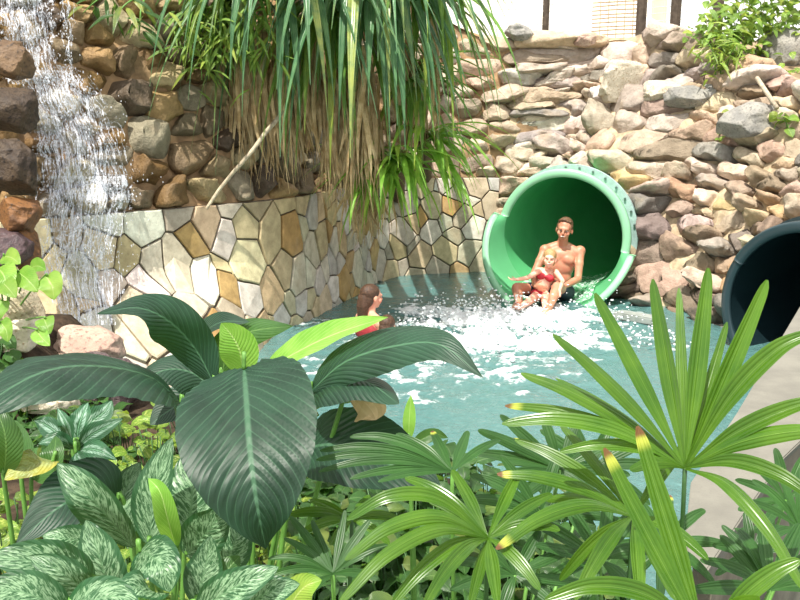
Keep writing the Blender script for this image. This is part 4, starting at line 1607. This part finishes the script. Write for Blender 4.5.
cover('creeping_plant', 'yellow-green creeping plant around the silver-banded leaves', (-.50, -.25, 1.75, 3.0), 520, M_POTHOS, .075, 1, hz=.20)
cover('creeping_plant', 'yellow-green creeping plant between the lava rock and the broad dark leaves', (-.36, -.12, 2.3, 3.9), 420, M_POTHOS, .08, 2, hz=.22)
cover('creeping_plant', 'low green creeper in the gaps between the fan palms', (-.14, .24, 1.9, 2.6), 420, M_MID, .075, 3, hz=.22)
cover('leafy_shrub', 'bushy green shrub between the fan palms and the pool', (-.04, .27, 2.4, 3.3), 900, M_MID, .09, 13, hz=.24)
cover('leafy_shrub', 'sparse green shrub at the pool edge behind the wide dark leaf', (-.13, -.03, 2.5, 3.3), 330, M_MID, .08, 14, hz=.16)
cover('creeping_plant', 'dark creeper under the mottled plants', (-.5, -.1, 1.05, 1.75), 420, M_MID, .075, 4, hz=.16)
cover('creeping_plant', 'low creeper under the fan palms in the lower middle', (-.1, .3, 1.1, 1.9), 420, M_MID, .075, 5, hz=.14)
cover('leafy_shrub', 'low dark shrub in the corner right of the concrete coping', (.40, .62, 1.7, 2.5), 420, M_MID, .09, 16, hz=.24)
cover('creeping_plant', 'low creeper below the concrete coping', (.24, .62, 1.3, 2.4), 320, M_MID, .08, 6, hz=.14)
# ------------------------------------------------------------------ plants on and above the walls
def strap(mb, p0, d0, L, W, droop=.16, n=14, stiff=.0, tint=1, tip=0, yel=0):
    pts = [p0]
    d = V3(d0).normalized()
    p = p0
    for i in range(n):
        d = (d + V3((0, 0, -droop * (1 - stiff * (1 - i / n))))).normalized()
        p = p + d * (L / n)
        pts.append(p)
    s0 = V3((d0[0], d0[1], 0))
    nrm = V3((0, 0, 1)) if s0.length > .2 else V3((0, -1, 0))
    # the upper face looks up at first, outwards once the strap hangs
    leaf_free(mb, pts, W, s0.normalized() * .8 + V3((0, 0, .6)), tint, tip, yel)


def leaf_free(mb, P, W, nrm, tint, tip, yel):
    vs = []; uv = []
    n = len(P) - 1
    nk = 2
    for i in range(n + 1):
        t_ = i / n
        T = (P[min(n, i + 1)] - P[max(0, i - 1)]).normalized()
        S = T.cross(nrm)
        if S.length < 1e-3: S = T.orthogonal()
        S.normalize()
        N_ = S.cross(T)
        w_ = W / 2 * prof_screw(t_)
        for k in range(-nk, nk + 1):
            u = k / nk
            vs.append(P[i] + S * (w_ * u) + N_ * (w_ * .45 * abs(u)))
            uv.append((u * .5 + .5, t_))
    m = 2 * nk + 1
    mb.add(vs, [(i * m + k, i * m + k + 1, (i + 1) * m + k + 1, (i + 1) * m + k) for i in range(n) for k in range(m - 1)], (tint, tip, yel, 1), uv)


random.seed(44)
M_LIGHTENED = leaf_mat('lightened_strap_leaf', '#5f9430', '#86b44a', '#86b050', '#b4d070', style='strap', nv=3, rough=.34, trans=.35, tcol='#b8e048', bumpk=.5, veink=.2)  # green lightened to stand in for sunlight the clump above blocks


def screw_pine(label, crowns, group=None):
    """crowns: (px, py, d, n, Lmin, Lmax, width, bias) ; leaves of a crown in one mesh each, dry skirt below, stem into the wall"""
    c0 = at(*crowns[0][:3])
    root = empty('screw_pine', hit(crowns[0][0], max(4, crowns[0][1] + 40)), label, 'plant', group)
    for (px, py, d, n, L0, L1, W, mat, dr, sect) in crowns:
        c = at(px, py, d)
        mb = MB()
        for k in range(n):
            a = math.radians(random.uniform(*sect))
            el = random.uniform(-.5, .9)
            dv = V3((math.cos(a), math.sin(a), el))
            strap(mb, c + V3((random.uniform(-.12, .12), random.uniform(-.1, .1), random.uniform(-.1, .1))), dv, random.uniform(L0, L1), W * random.uniform(.7, 1.15), dr * random.uniform(.8, 1.5), tint=random.uniform(.75, 1.15), yel=max(0, random.uniform(-.9, .5)))
        mb.build('foliage', mat, root)
        w_ = hit(px, max(3, py + 30), -.05)
        m2 = MB()
        tube(m2, catmull([w_ + V3((0, .1, -.1)), w_.lerp(c, .5) + V3((0, 0, -.12)), c + V3((0, 0, .05))], 10), [.09, .09, .09, .085, .085, .08, .08, .08, .07, .07, .06], 9)
        m2.build('stem', M_STEMB, root)
    return root


def skirt(root, pxs, y0, y1, d, n, W=.03):
    mb = MB()
    for k in range(n):
        px = random.uniform(*pxs)
        ya = y0 + random.uniform(-25, 40)
        yb = y1 - abs(random.gauss(0, 1)) * (y1 - y0) * .22
        a = at(px, ya, d + random.uniform(-.15, .25))
        L = max(.25, (yb - ya) / FPX * d)
        P = [a]
        dx = random.gauss(0, .09); dy = random.uniform(-.12, .05)
        for i in range(1, 11):
            t_ = i / 10
            P.append(a + V3((dx * t_ + .03 * math.sin(t_ * 5 + k), dy * math.sin(t_ * 2.5), -L * t_)))
        leaf_free(mb, P, W * random.uniform(.5, 1.2), V3((random.uniform(-.6, .6), -1, 0)), random.uniform(.6, 1.25), 0, 0)
    mb.build('dry_leaf_skirt', M_DEAD, root)


sp1 = screw_pine('great drooping clump of long strap leaves hanging over the boulder wall', [
    (285, -40, 8.3, 60, 1.2, 2.2, .09, M_BLUEGR, .15, (190, 350)),
    (370, -45, 8.4, 75, 1.3, 2.3, .095, M_BLUEGR, .15, (185, 355)),
    (425, -15, 8.7, 30, .9, 1.7, .085, M_SCREW, .15, (200, 345)),
    (330, 10, 8.5, 50, .8, 1.7, .085, M_SCREW, .17, (200, 345)),
    (240, -20, 8.2, 28, .8, 1.3, .07, M_SCREW, .16, (190, 330)),
    (415, 75, 8.8, 26, .7, 1.2, .07, M_SCREW, .10, (230, 375))])
skirt(sp1, (222, 300), 40, 185, 8.3, 110, .045)
skirt(sp1, (328, 372), 70, 215, 8.35, 120, .045)
skirt(sp1, (255, 330), 60, 170, 8.45, 70, .045)
skirt(sp1, (372, 440), 30, 180, 8.7, 40, .04)
sp2 = screw_pine('lower rosette of bright green strap leaves under the great drooping clump', [
    (398, 160, 8.6, 46, .55, 1.0, .075, M_LIGHTENED, .11, (170, 380)),
    (425, 140, 8.8, 28, .7, 1.2, .065, M_LIGHTENED, .10, (250, 385)),
    (372, 168, 8.6, 22, .5, .9, .065, M_LIGHTENED, .12, (170, 330))])
skirt(sp2, (345, 395), 165, 250, 8.75, 46, .025)


# fine bamboo-like foliage and the sprig at the top left
def sprig_plant(name, label, stems_, n, L, W, mat, cat='plant', spread=.5, hang=.4, prof='lance', smat=None):
    """stems_: lists of (px, py, d) points from the root outwards; leaves set along the outer part of every stem"""
    base = P3(stems_[0][0])
    root = empty(name, base, label, cat)
    mb = MB()
    for S_ in stems_:
        P = catmull([P3(q) for q in S_], 20)
        ms = MB()
        tube(ms, P, [.011 - .008 * i / 20 for i in range(21)], 6)
        ms.build('stem', smat or M_STEM, root)
        for k in range(n):
            p = P[min(20, int(20 * random.uniform(.25, 1.0) ** .8))]
            a = random.uniform(0, PI2)
            dv = V3((math.cos(a), math.sin(a), random.uniform(-1, .6) - hang)).normalized()
            p = p + V3((random.gauss(0, spread * .1), random.gauss(0, spread * .1), random.gauss(0, spread * .1)))
            l = L * random.uniform(.55, 1.2)
            leaf(mb, [p, p + dv * l * .5 + V3((0, 0, .05 * l)), p + dv * l + V3((0, 0, -.12 * l))], W * random.uniform(.7, 1.2), (random.uniform(-.5, .5), -.6, .8), prof=prof, fold=.2, nl=6, nk=2, tint=random.uniform(.7, 1.2), yel=max(0, random.uniform(-.6, .5)))
    mb.build('foliage', mat, root)
    return root


random.seed(50)
w0 = hit(215, 30)
d0 = w0.y
sprig_plant('bamboo', 'fine-leaved bamboo tuft hanging beside the great drooping clump', [
    [(215, -5, d0), (200, -8, d0 - .3), (190, 20, d0 - .5), (186, 55, d0 - .55)], [(215, -5, d0), (215, -10, d0 - .4), (212, 25, d0 - .6), (210, 70, d0 - .65)],
    [(220, -5, d0), (232, -8, d0 - .4), (236, 30, d0 - .6), (238, 60, d0 - .65)], [(225, -5, d0), (250, -5, d0 - .4), (256, 25, d0 - .6), (258, 55, d0 - .65)],
    [(210, -5, d0), (205, 10, d0 - .3), (200, 40, d0 - .4), (202, 80, d0 - .45)]], 48, .26, .032, M_BUSH, 'bamboo', .9, .5)
d1 = hit(130, 10).y
sprig_plant('climbing_shrub', 'leafy sprig hanging from the top beside the waterfall', [
    [(150, -10, d1), (135, -2, d1 - .3), (122, 8, d1 - .4), (116, 22, d1 - .4)], [(150, -10, d1), (142, 5, d1 - .3), (140, 22, d1 - .35), (139, 36, d1 - .35)],
    [(148, -10, d1), (112, -8, d1 - .3), (95, 2, d1 - .4), (82, 14, d1 - .4)]], 9, .24, .05, M_MID, 'shrub', .4, .5)

# bush at the top right
random.seed(52)
M_TRUNK = simple('pale_grey_trunk', '#a89c88', .85, .2, .25, 25, .5)
DB = 10.7
def bq(px, py, dd=0): return (px, py, DB + dd)
sprig_plant('bush', 'sunny green bush spreading over the top of the rubble wall', [
    [bq(752, 92), bq(750, 60), bq(735, 25), bq(722, 4)], [bq(752, 92), bq(756, 55), bq(762, 20), bq(766, -12)], [bq(752, 92), bq(765, 50), bq(785, 22), bq(806, 6)],
    [bq(752, 92), bq(745, 50), bq(742, 15), bq(748, -10)], [bq(752, 92), bq(770, 45), bq(790, 0), bq(800, -20)], [bq(752, 92), bq(742, 60), bq(722, 40), bq(710, 30)]], 110, .15, .075, M_BUSH, 'bush', 1.7, .1, 'oval', M_TRUNK)
sprig_plant('shrub', 'pale-leaved shrub at the foot of the blue-grey boulder', [
    [bq(790, 108, -.3), bq(785, 92, -.4), bq(778, 80, -.5), bq(768, 74, -.5)], [bq(790, 108, -.3), bq(794, 90, -.4), bq(800, 78, -.5), bq(808, 70, -.5)], [bq(790, 108, -.3), bq(788, 95, -.5), bq(790, 86, -.6), bq(792, 76, -.6)]], 30, .16, .07, M_POTHOS, 'shrub', 1.1, .3, 'lance')
sprig_plant('ornamental_grass', 'yellowing grassy clump left of the sunny green bush', [
    [bq(716, 84, -.2), bq(715, 66, -.3), bq(712, 50, -.4), bq(706, 40, -.4)], [bq(720, 84, -.2), bq(721, 66, -.3), bq(724, 50, -.4), bq(728, 38, -.4)], [bq(726, 84, -.2), bq(728, 62, -.3), bq(734, 48, -.4), bq(742, 44, -.4)]], 40, .22, .03, M_POTHOS, 'grass', 1.0, .1, 'lance')
h1 = hit(731, 130)
sprig_plant('seedling', 'small weed growing out of the rubble under the big pale boulder', [[(731, 134, h1.y + .02), (731, 128, h1.y - .06), (730, 124, h1.y - .1), (728, 120, h1.y - .14)]], 16, .09, .05, M_BUSH, 'plant', .8, .2, 'oval')
h1 = hit(785, 128)
sprig_plant('seedling', 'round-leaved weed beside the big pale boulder', [[(788, 134, h1.y + .02), (787, 126, h1.y - .06), (786, 122, h1.y - .12), (783, 117, h1.y - .16)]], 10, .12, .10, M_BUSH, 'plant', .7, .2, 'oval')
# fallen sticks on the bank
mb = MB(); tube(mb, [hit(757, 78, .2), hit(777, 108, .1)], .025, 7)
tag(mb.build('branch', M_TRUNK), 'broken pale branch leaning below the sunny bush', 'branch')

# climbing leaves at the left edge
random.seed(61)
bl = soil_at(4, 340, 5.15)
cl = empty('climbing_plant', bl, 'yellow-green climbing plant with big heart leaves over the layered stone', 'plant')
for (pts, w_) in (
    ([(46, 276, 4.55), (52, 286, 4.5), (54, 300, 4.48)], 24), ([(18, 272, 4.6), (28, 280, 4.52), (38, 292, 4.48)], 22), ([(-2, 268, 4.6), (4, 276, 4.5), (8, 292, 4.46)], 26), ([(44, 318, 4.4), (46, 324, 4.36), (50, 334, 4.34)], 18),
    ([(10, 286, 4.7), (18, 282, 4.64), (30, 282, 4.6)], 18), ([(2, 300, 4.5), (-2, 310, 4.46), (-4, 322, 4.44)], 22), ([(36, 330, 4.35), (42, 338, 4.32), (50, 346, 4.3)], 16), ([(0, 322, 4.4), (6, 330, 4.36), (8, 342, 4.34)], 18), ([(30, 268, 4.7), (38, 266, 4.66), (46, 270, 4.62)], 16), ([(4, 256, 4.7), (12, 258, 4.64), (20, 264, 4.6)], 18), ([(0, 280, 4.5), (8, 288, 4.44), (16, 298, 4.4)], 20)):
    add_leaf(cl, bl, pts, w_ * 1.12, (random.uniform(-.3, .3), -.85, .5), M_YOUNG, None, .02, prof='broad', fold=.2, nl=18, nk=5, wave=.08, tint=random.uniform(.6, .95), yel=random.uniform(0, .3))
cover('creeping_plant', 'leafy creeper at the foot of the cream stone block', (-.50, -.34, 3.6, 4.7), 260, M_MID, .1, 8, hz=.14)
# ------------------------------------------------------------------ people
def skin_mat(name, col, red=.25):
    t = NT(name)
    n = t.noise(14, 3, .5, t.obj())
    c = lin(col)
    cc = t.mix(t.smooth(n, .3, .7), c, (min(1, c[0] * 1.02), c[1] * (1 - red), c[2] * (1 - red), 1))
    return t.done(t.bsdf(cc, .45, .4, t.bump(t.noise(80, 2, .5, t.obj()), .05, .002), Subsurface_Weight=.12, Subsurface_Radius=(.02, .008, .004)))


SK_MAN = skin_mat('tanned_skin', '#bb8a6e')
SK_GIRL = skin_mat('fair_skin', '#e2b49c', .15)
SK_WOM = skin_mat('light_skin', '#d8a48a')
M_HAIRB = simple('brown_hair', '#4a3426', .55, .4, .4, 60, .6)
M_HAIRL = simple('light_brown_hair', '#5f4632', .55, .4, .35, 60, .6)
M_BLOND = simple('pale_blond_hair', '#ad8a5e', .55, .4, .25, 60, .6)
M_RED = simple('coral_red_fabric', '#c83c48', .7, .3, .1, 40, .2)
M_DRED = simple('dark_red_fabric', '#8a2a30', .7, .3, .2, 40, .2)
M_TRUNKS = simple('dark_swim_fabric', '#2c3440', .75, .3, .2, 40, .2)
M_WHITE = simple('eye_white', '#cfc6bc', .3, .5, .02)
M_IRIS = simple('dark_iris', '#3a2c22', .2, .5, .05)
M_LIP = simple('lips', '#a85a50', .5, .4, .1)
M_TEETH = simple('teeth', '#eee8dc', .3, .5, .02)
SPH = ico(3)


def capsule(mb, a, ra, b, rb, flat=1.0, ax=None):
    """closed tapered limb with round ends"""
    a = V3(a); b = V3(b)
    T = b - a
    L = T.length
    if L < 1e-5: return
    T.normalize()
    X = (V3(ax) - T * V3(ax).dot(T)).normalized() if ax is not None else T.orthogonal().normalized()
    Y = T.cross(X)
    rings = []
    for k in range(5): rings.append((-math.cos(k / 4 * PI / 2) * ra, math.sin(k / 4 * PI / 2) * ra))
    rings += [(L * u, ra + (rb - ra) * u) for u in (.25, .5, .75)]
    for k in range(5): rings.append((L + math.sin(k / 4 * PI / 2) * rb, math.cos(k / 4 * PI / 2) * rb))
    n = 14
    vs = []
    for z, r in rings:
        r = max(r, .0006)
        for k in range(n):
            w_ = PI2 * k / n
            vs.append(a + T * z + X * (math.cos(w_) * r) + Y * (math.sin(w_) * r * flat))
    fs = [(i * n + k, i * n + (k + 1) % n, (i + 1) * n + (k + 1) % n, (i + 1) * n + k) for i in range(len(rings) - 1) for k in range(n)]
    fs += [tuple(range(n))[::-1], tuple((len(rings) - 1) * n + k for k in range(n))]
    mb.add(vs, fs)


def ell(mb, c, r, R=None):
    R = R or Matrix.Identity(3)
    mb.add([V3(c) + R @ V3((v.x * r[0], v.y * r[1], v.z * r[2])) for v in SPH[0]], SPH[1])


def fused(name, mb, voxel, mat, parent, smooth=4, fac=.5):
    """one continuous surface grown over overlapping volumes"""
    me = mb.mesh(name)
    o = bpy.data.objects.new(name, me)
    COL.objects.link(o)
    m = o.modifiers.new('r', 'REMESH'); m.mode = 'VOXEL'; m.voxel_size = voxel
    m = o.modifiers.new('s', 'SMOOTH'); m.factor = fac; m.iterations = smooth
    dg = bpy.context.evaluated_depsgraph_get()
    m2 = bpy.data.meshes.new_from_object(o.evaluated_get(dg))
    m2.materials.clear()
    bpy.data.objects.remove(o)
    bpy.data.meshes.remove(me)
    for p in m2.polygons: p.use_smooth = True; p.material_index = 0
    m2.name = name
    return link_mesh(name, m2, mat, parent)


def basis(f, u):
    f = V3(f).normalized()
    r = f.cross(V3(u)).normalized()
    u = r.cross(f)
    return Matrix((r, f, u)).transposed()      # columns: right, forward, up


def head_prims(mb, c, R, k):
    """head of height .235*k centred at c"""
    def e(p, r): ell(mb, c + R @ (V3(p) * k), [x * k for x in r], R)
    e((0, -.012, .03), (.076, .095, .088))          # skull
    e((0, .03, -.045), (.056, .058, .062))          # jaw
    e((0, .055, -.088), (.026, .026, .02))          # chin
    e((0, .078, .02), (.056, .02, .018))            # brow
    for s in (-1, 1):
        e((s * .042, .058, -.03), (.024, .026, .024))   # cheek
        e((s * .079, -.006, -.012), (.010, .02, .032))  # ear
    capsule(mb, c + R @ (V3((0, .088, .012)) * k), .009 * k, c + R @ (V3((0, .108, -.026)) * k), .014 * k)
    e((0, .082, -.058), (.026, .016, .012))         # mouth mound


def face_parts(root_body, c, R, k, smile=True):
    for s in (-1, 1):
        m = MB(); ell(m, c + R @ (V3((s * .031, .083, .0)) * k), (.011 * k, .006 * k, .005 * k), R)
        eb = m.build('eye', M_WHITE, root_body)
        m = MB(); ell(m, c + R @ (V3((s * .031, .0895, .0)) * k), (.0075 * k, .004 * k, .0055 * k), R)
        m.build('iris', M_IRIS, eb)
    m = MB(); ell(m, c + R @ (V3((0, .0945 if smile else .0915, -.058)) * k), ((.024 if smile else .020) * k, .007 * k, (.010 if smile else .007) * k), R)
    lp = m.build('mouth', M_LIP, root_body)
    if smile:
        m = MB(); ell(m, c + R @ (V3((0, .0985, -.056)) * k), (.021 * k, .005 * k, .005 * k), R)
        m.build('teeth', M_TEETH, lp)


def hand_prims(mb, w_, f, palm_n, k=1.0, curl=.5, side=1):
    """palm and five fingers from wrist w_ along f; palm_n is the way the palm faces, fingers curl that way"""
    f = V3(f).normalized(); n = V3(palm_n)
    n = (n - f * n.dot(f)).normalized()
    s = f.cross(n) * side
    for q in (-1, -.3, .4, 1):
        capsule(mb, w_ + f * .01 * k, .017 * k, w_ + f * .085 * k + s * (q * .028 * k), .014 * k)
    for q, l in ((-1, .062), (-.33, .076), (.33, .082), (1, .072)):
        a = w_ + f * .088 * k + s * (q * .030 * k)
        d1 = (f + n * curl * .5 + s * q * .12).normalized(); b = a + d1 * l * .45 * k
        d2 = (f + n * curl * 1.3 + s * q * .08).normalized(); c = b + d2 * l * .32 * k
        d3 = (f + n * curl * 2.2).normalized(); e = c + d3 * l * .26 * k
        capsule(mb, a, .0095 * k, b, .0088 * k); capsule(mb, b, .0088 * k, c, .008 * k); capsule(mb, c, .008 * k, e, .007 * k)
    a = w_ + f * .025 * k + s * .026 * k
    b = a + (f * .6 + s * .8 + n * .3).normalized() * .042 * k
    c = b + (f * .9 + s * .3 + n * .4).normalized() * .034 * k
    capsule(mb, a, .015 * k, b, .011 * k); capsule(mb, b, .011 * k, c, .0085 * k)


def foot_prims(mb, ank, toe, k):
    ank = V3(ank); toe = V3(toe)
    d = (toe - ank)
    capsule(mb, ank - d * .15, .036 * k, ank + d * .5, .040 * k); capsule(mb, ank + d * .5, .040 * k, toe, .030 * k, .7)
    s = d.cross(V3((0, 0, 1))).normalized()
    for i in range(5):
        q = (i - 2) / 2
        capsule(mb, toe + s * q * .032 * k, .012 * k, toe + s * q * .036 * k + d.normalized() * (.03 - .006 * abs(q)) * k, .010 * k)


# ---- man sitting in the mouth of the green slide
def W(px, py, d): return at(px, py, d)
MZ = 0
neck = W(562.5, 245, 10.02); pel = W(557, 290, 10.0)
mrt = empty('person', V3((pel.x, pel.y, pel.z - .13)), 'bare-chested man sitting in the green slide mouth holding the girl before him', 'person')
mb = MB()
up_t = (neck - pel).normalized()
fwd = V3((-.22, -.97, .0)); fwd = (fwd - up_t * fwd.dot(up_t)).normalized()
RT_ = basis(fwd, up_t)
def tr(x, y, z): return pel + RT_ @ V3((x, y, z))
TL = (neck - pel).length
ell(mb, tr(0, -.01, .0), (.165, .125, .12), RT_)
ell(mb, tr(0, 0, TL * .28), (.148, .10, .15), RT_)
ell(mb, tr(0, 0, TL * .55), (.165, .115, .16), RT_)
ell(mb, tr(0, -.005, TL * .76), (.185, .115, .115), RT_)
for s in (-1, 1):
    ell(mb, tr(s * .075, .072, TL * .70), (.085, .05, .065), RT_)      # chest
    capsule(mb, tr(s * .05, -.02, TL * .98), .055, tr(s * .165, -.01, TL * .86), .064)
capsule(mb, tr(0, -.02, TL * .82), .066, neck + V3((0, 0, .06)), .056)
hc = W(564.5, 229.5, 9.95)
HK = 1.12
HF = V3((-.30, -.95, -.05))
RH = basis(HF, V3((.10, -.05, 1)))
head_prims(mb, hc, RH, HK)
capsule(mb, neck, .056, hc + RH @ V3((0, -.02, -.05)), .055)
# arms (image left and right)
shL, shR = W(545, 250, 10.0), W(580, 251, 10.0)
elL, elR = W(534, 274, 9.86), W(578, 279, 9.84)
wrL, wrR = W(535, 286, 9.62), W(563, 287, 9.60)
for sh, el, wr in ((shL, elL, wrL), (shR, elR, wrR)):
    ell(mb, sh, (.064, .064, .064))
    capsule(mb, sh, .056, el, .042); capsule(mb, sh.lerp(el, .45), .055, sh.lerp(el, .5), .054)
    capsule(mb, el, .043, el.lerp(wr, .35), .042); capsule(mb, el.lerp(wr, .35), .042, wr, .027)
hand_prims(mb, wrL, (W(543, 289, 9.50) - wrL), V3((1, .2, 0)), 1.0, .7, 1)
hand_prims(mb, wrR, (W(553, 289, 9.50) - wrR), V3((-1, .2, 0)), 1.0, .7, -1)
# legs
for hip, kn, an, toe in ((W(548, 292, 9.95), W(517, 288, 9.62), W(519, 302, 9.36), W(514, 308, 9.22)), (W(566, 292, 9.95), W(557.5, 287, 9.50), W(550, 306, 9.22), W(546, 312, 9.08))):
    capsule(mb, hip, .092, kn, .062); capsule(mb, kn, .060, kn.lerp(an, .3), .060); capsule(mb, kn.lerp(an, .3), .060, an, .038)
    foot_prims(mb, an, toe, 1.0)
body = fused('body', mb, .009, SK_MAN, mrt)
face_parts(body, hc, RH, HK)
mb = MB()
ell(mb, hc + RH @ V3((0, -.030, .054)), (.089, .102, .088), RH)
for k in range(26):
    a = random.uniform(-1.1, 1.1); 
    p = hc + RH @ V3((math.sin(a) * .075, .066 * math.cos(a) - .01, .112 - .022 * abs(a)))
    capsule(mb, p, .016, p + RH @ V3((random.uniform(-.012, .012), .018, random.uniform(0, .02))), .008)
for s in (-1, 1): ell(mb, hc + RH @ V3((s * .080, -.01, .034)), (.013, .038, .038), RH)
fused('hair', mb, .007, M_HAIRL, mrt, 2)
mb = MB()
for hip, kn in ((W(548, 292, 9.95), W(517, 288, 9.62)), (W(566, 292, 9.95), W(557.5, 287, 9.50))):
    capsule(mb, hip, .104, hip.lerp(kn, .62), .086)
ell(mb, tr(0, -.01, .0), (.178, .137, .115), RT_)
fused('swim_trunks', mb, .011, M_TRUNKS, mrt, 3)

# ---- girl between his knees
gp = W(540.5, 294, 9.66); gn = W(547.5, 268.5, 9.72)
grt = empty('person', V3((gp.x, gp.y, gp.z - .09)), 'small laughing girl in a coral red bikini sitting between the knees of the man', 'person')
mb = MB()
up_g = (gn - gp).normalized()
fw = V3((-.2, -.97, .1)); fw = (fw - up_g * fw.dot(up_g)).normalized()
RG = basis(fw, up_g)
def tg(x, y, z): return gp + RG @ V3((x, y, z))
GL = (gn - gp).length
ell(mb, tg(0, 0, 0), (.098, .075, .075), RG); ell(mb, tg(0, .005, GL * .35), (.086, .068, .10), RG); ell(mb, tg(0, 0, GL * .7), (.098, .07, .09), RG)
ghc = W(549.5, 259, 9.66)
RGH = basis((-.18, -.95, .12), V3((.12, .15, 1)))
for s in (-1, 1): capsule(mb, tg(s * .02, -.01, GL * .93), .03, tg(s * .098, -.005, GL * .84), .036)
capsule(mb, tg(0, -.01, GL * .8), .036, ghc + RGH @ V3((0, -.015, -.04)), .034)
head_prims(mb, ghc, RGH, .90)
for sh, el, wr, fdir, pn, sd in ((W(538.5, 271.5, 9.66), W(527, 278, 9.52), W(517, 279.5, 9.44), V3((-1, -.3, .1)), V3((0, -.3, 1)), 1), (W(556, 272, 9.66), W(562.5, 281, 9.52), W(560, 289, 9.40), V3((-.2, -.5, -.6)), V3((-.3, .2, -1)), -1)):
    capsule(mb, sh, .034, el, .026); capsule(mb, el, .026, wr, .019)
    hand_prims(mb, wr, fdir, pn, .66, .3, sd)
for hip, kn, an, toe in ((W(536.5, 296, 9.63), W(528, 302, 9.34), W(519, 308, 9.12), W(515, 306, 9.04)), (W(545, 296, 9.63), W(545.5, 303, 9.30), W(545.5, 314, 9.06), W(544, 314, 8.97))):
    capsule(mb, hip, .058, kn, .042); capsule(mb, kn, .041, an, .026); foot_prims(mb, an, toe, .65)
gb = fused('body', mb, .007, SK_GIRL, grt)
face_parts(gb, ghc, RGH, .90)
mb = MB()
ell(mb, ghc + RGH @ V3((0, -.016, .042)), (.076, .088, .076), RGH)
for s in (-1, 1): capsule(mb, ghc + RGH @ V3((s * .055, -.02, .03)), .02, ghc + RGH @ V3((s * .05, -.05, -.06)), .014)
fused('hair', mb, .006, M_BLOND, grt, 2)
mb = MB()
for s in (-1, 1): ell(mb, tg(s * .042, .035, GL * .66), (.058, .050, .045), RG)
for k in range(24):
    a = PI2 * k / 24; b = PI2 * (k + 1) / 24
    capsule(mb, tg(math.sin(a) * .101, math.cos(a) * .074, GL * .65), .010, tg(math.sin(b) * .101, math.cos(b) * .074, GL * .65), .010)
for s in (-1, 1): capsule(mb, tg(s * .05, .055, GL * .72), .007, tg(s * .028, .02, GL * .98), .006)
fused('bikini_top', mb, .006, M_RED, grt, 1)
mb = MB()
ell(mb, tg(0, .0, -.012), (.113, .093, .072), RG)
fused('bikini_bottom', mb, .006, M_RED, grt, 1)


# ---- woman and child in the water at the left
def bather(label, hx, hy, d, facing, k, wz, skin, hairm, top, tail, sh_w=.16, arms=()):
    hc = at(hx, hy, d)
    rt = empty('person', V3((hc.x, hc.y, -.55)), label, 'person')
    f = V3(facing).normalized()
    Rb = basis(f, V3((0, 0, 1)))
    def q(x, y, z): return hc + Rb @ (V3((x, y, z)) * k)
    mb = MB()
    head_prims(mb, hc, Rb, k)
    capsule(mb, q(0, -.015, -.05), .052 * k, q(0, -.02, -.17), .056 * k)
    ell(mb, q(0, -.01, -.30), (sh_w * 1.05 * k, .105 * k, .13 * k), Rb)
    ell(mb, q(0, 0, -.48), (.135 * k, .10 * k, .17 * k), Rb)
    ell(mb, q(0, 0, -.68), (.165 * k, .115 * k, .14 * k), Rb)
    for s in (-1, 1):
        capsule(mb, q(s * .04, -.02, -.17), .045 * k, q(s * sh_w, -.01, -.225), .055 * k)
        capsule(mb, q(s * .08, 0, -.74), .085 * k, q(s * .09, .10, -1.05), .055 * k)
        ar = arms[0] if s < 0 else arms[1]
        el, wr = V3(ar[0]), V3(ar[1])
        sh = q(s * sh_w, -.01, -.235)
        e = hc + Rb @ (el * k); w_ = hc + Rb @ (wr * k)
        capsule(mb, sh, .046 * k, e, .036 * k); capsule(mb, e, .036 * k, w_, .024 * k)
        hand_prims(mb, w_, w_ - e, V3((0, 0, -1)), .9 * k, .25, s)
    b = fused('body', mb, .008, skin, rt)
    face_parts(b, hc, Rb, k, False)
    mb = MB()
    ell(mb, q(0, -.026, .042), (.084 * k, .100 * k, .088 * k), Rb)
    ell(mb, q(0, -.055, -.02), (.074 * k, .062 * k, .085 * k), Rb)
    P = [q(*c) for c in tail[0]]
    for i in range(len(P) - 1):
        for j in range(5):
            o_ = Rb @ V3((math.sin(j * 2.1) * .018, math.cos(j * 1.7) * .012, 0)) * k
            capsule(mb, P[i] + o_, tail[1][i] * k, P[i + 1] + o_, tail[1][i + 1] * k)
    h = fused('hair', mb, .007, hairm, rt, 2)
    if top:
        mb = MB()
        ell(mb, q(0, -.02, -.315), (sh_w * 1.10 * k, .122 * k, .12 * k), Rb)
        ell(mb, q(0, 0, -.48), (.143 * k, .108 * k, .17 * k), Rb)
        for s in (-1, 1): capsule(mb, q(s * .085, -.07, -.27), .022 * k, q(s * .085, -.0, -.17), .016 * k); capsule(mb, q(s * .085, 0, -.17), .016 * k, q(s * .08, .07, -.27), .02 * k)
        fused('swimsuit', mb, .008, top, rt, 2)
    return rt


bather('woman in a dark red top standing in the pool, looking towards the slide', 372, 297, 8.15, (.82, .55, -.05), 1.0, 0, SK_WOM, M_HAIRB, M_DRED,
       ([(0, -.09, .0), (-.0, -.10, -.08), (-.01, -.09, -.17), (-.02, -.07, -.24)], [.04, .042, .034, .018]), .17,
       (((-.24, .05, -.42), (-.14, .26, -.46)), ((.24, .06, -.42), (.16, .28, -.46))))
bather('brown-haired child in the pool in front of the woman in the dark red top', 388, 326, 7.65, (.35, .93, .0), .84, 0, SK_GIRL, M_HAIRB, None,
       ([(0, -.07, .0), (0, -.075, -.06), (0, -.07, -.12), (0, -.06, -.16)], [.055, .055, .045, .025]), .135,
       (((-.22, .08, -.30), (-.22, .26, -.24)), ((.24, .08, -.30), (.34, .20, -.20))))
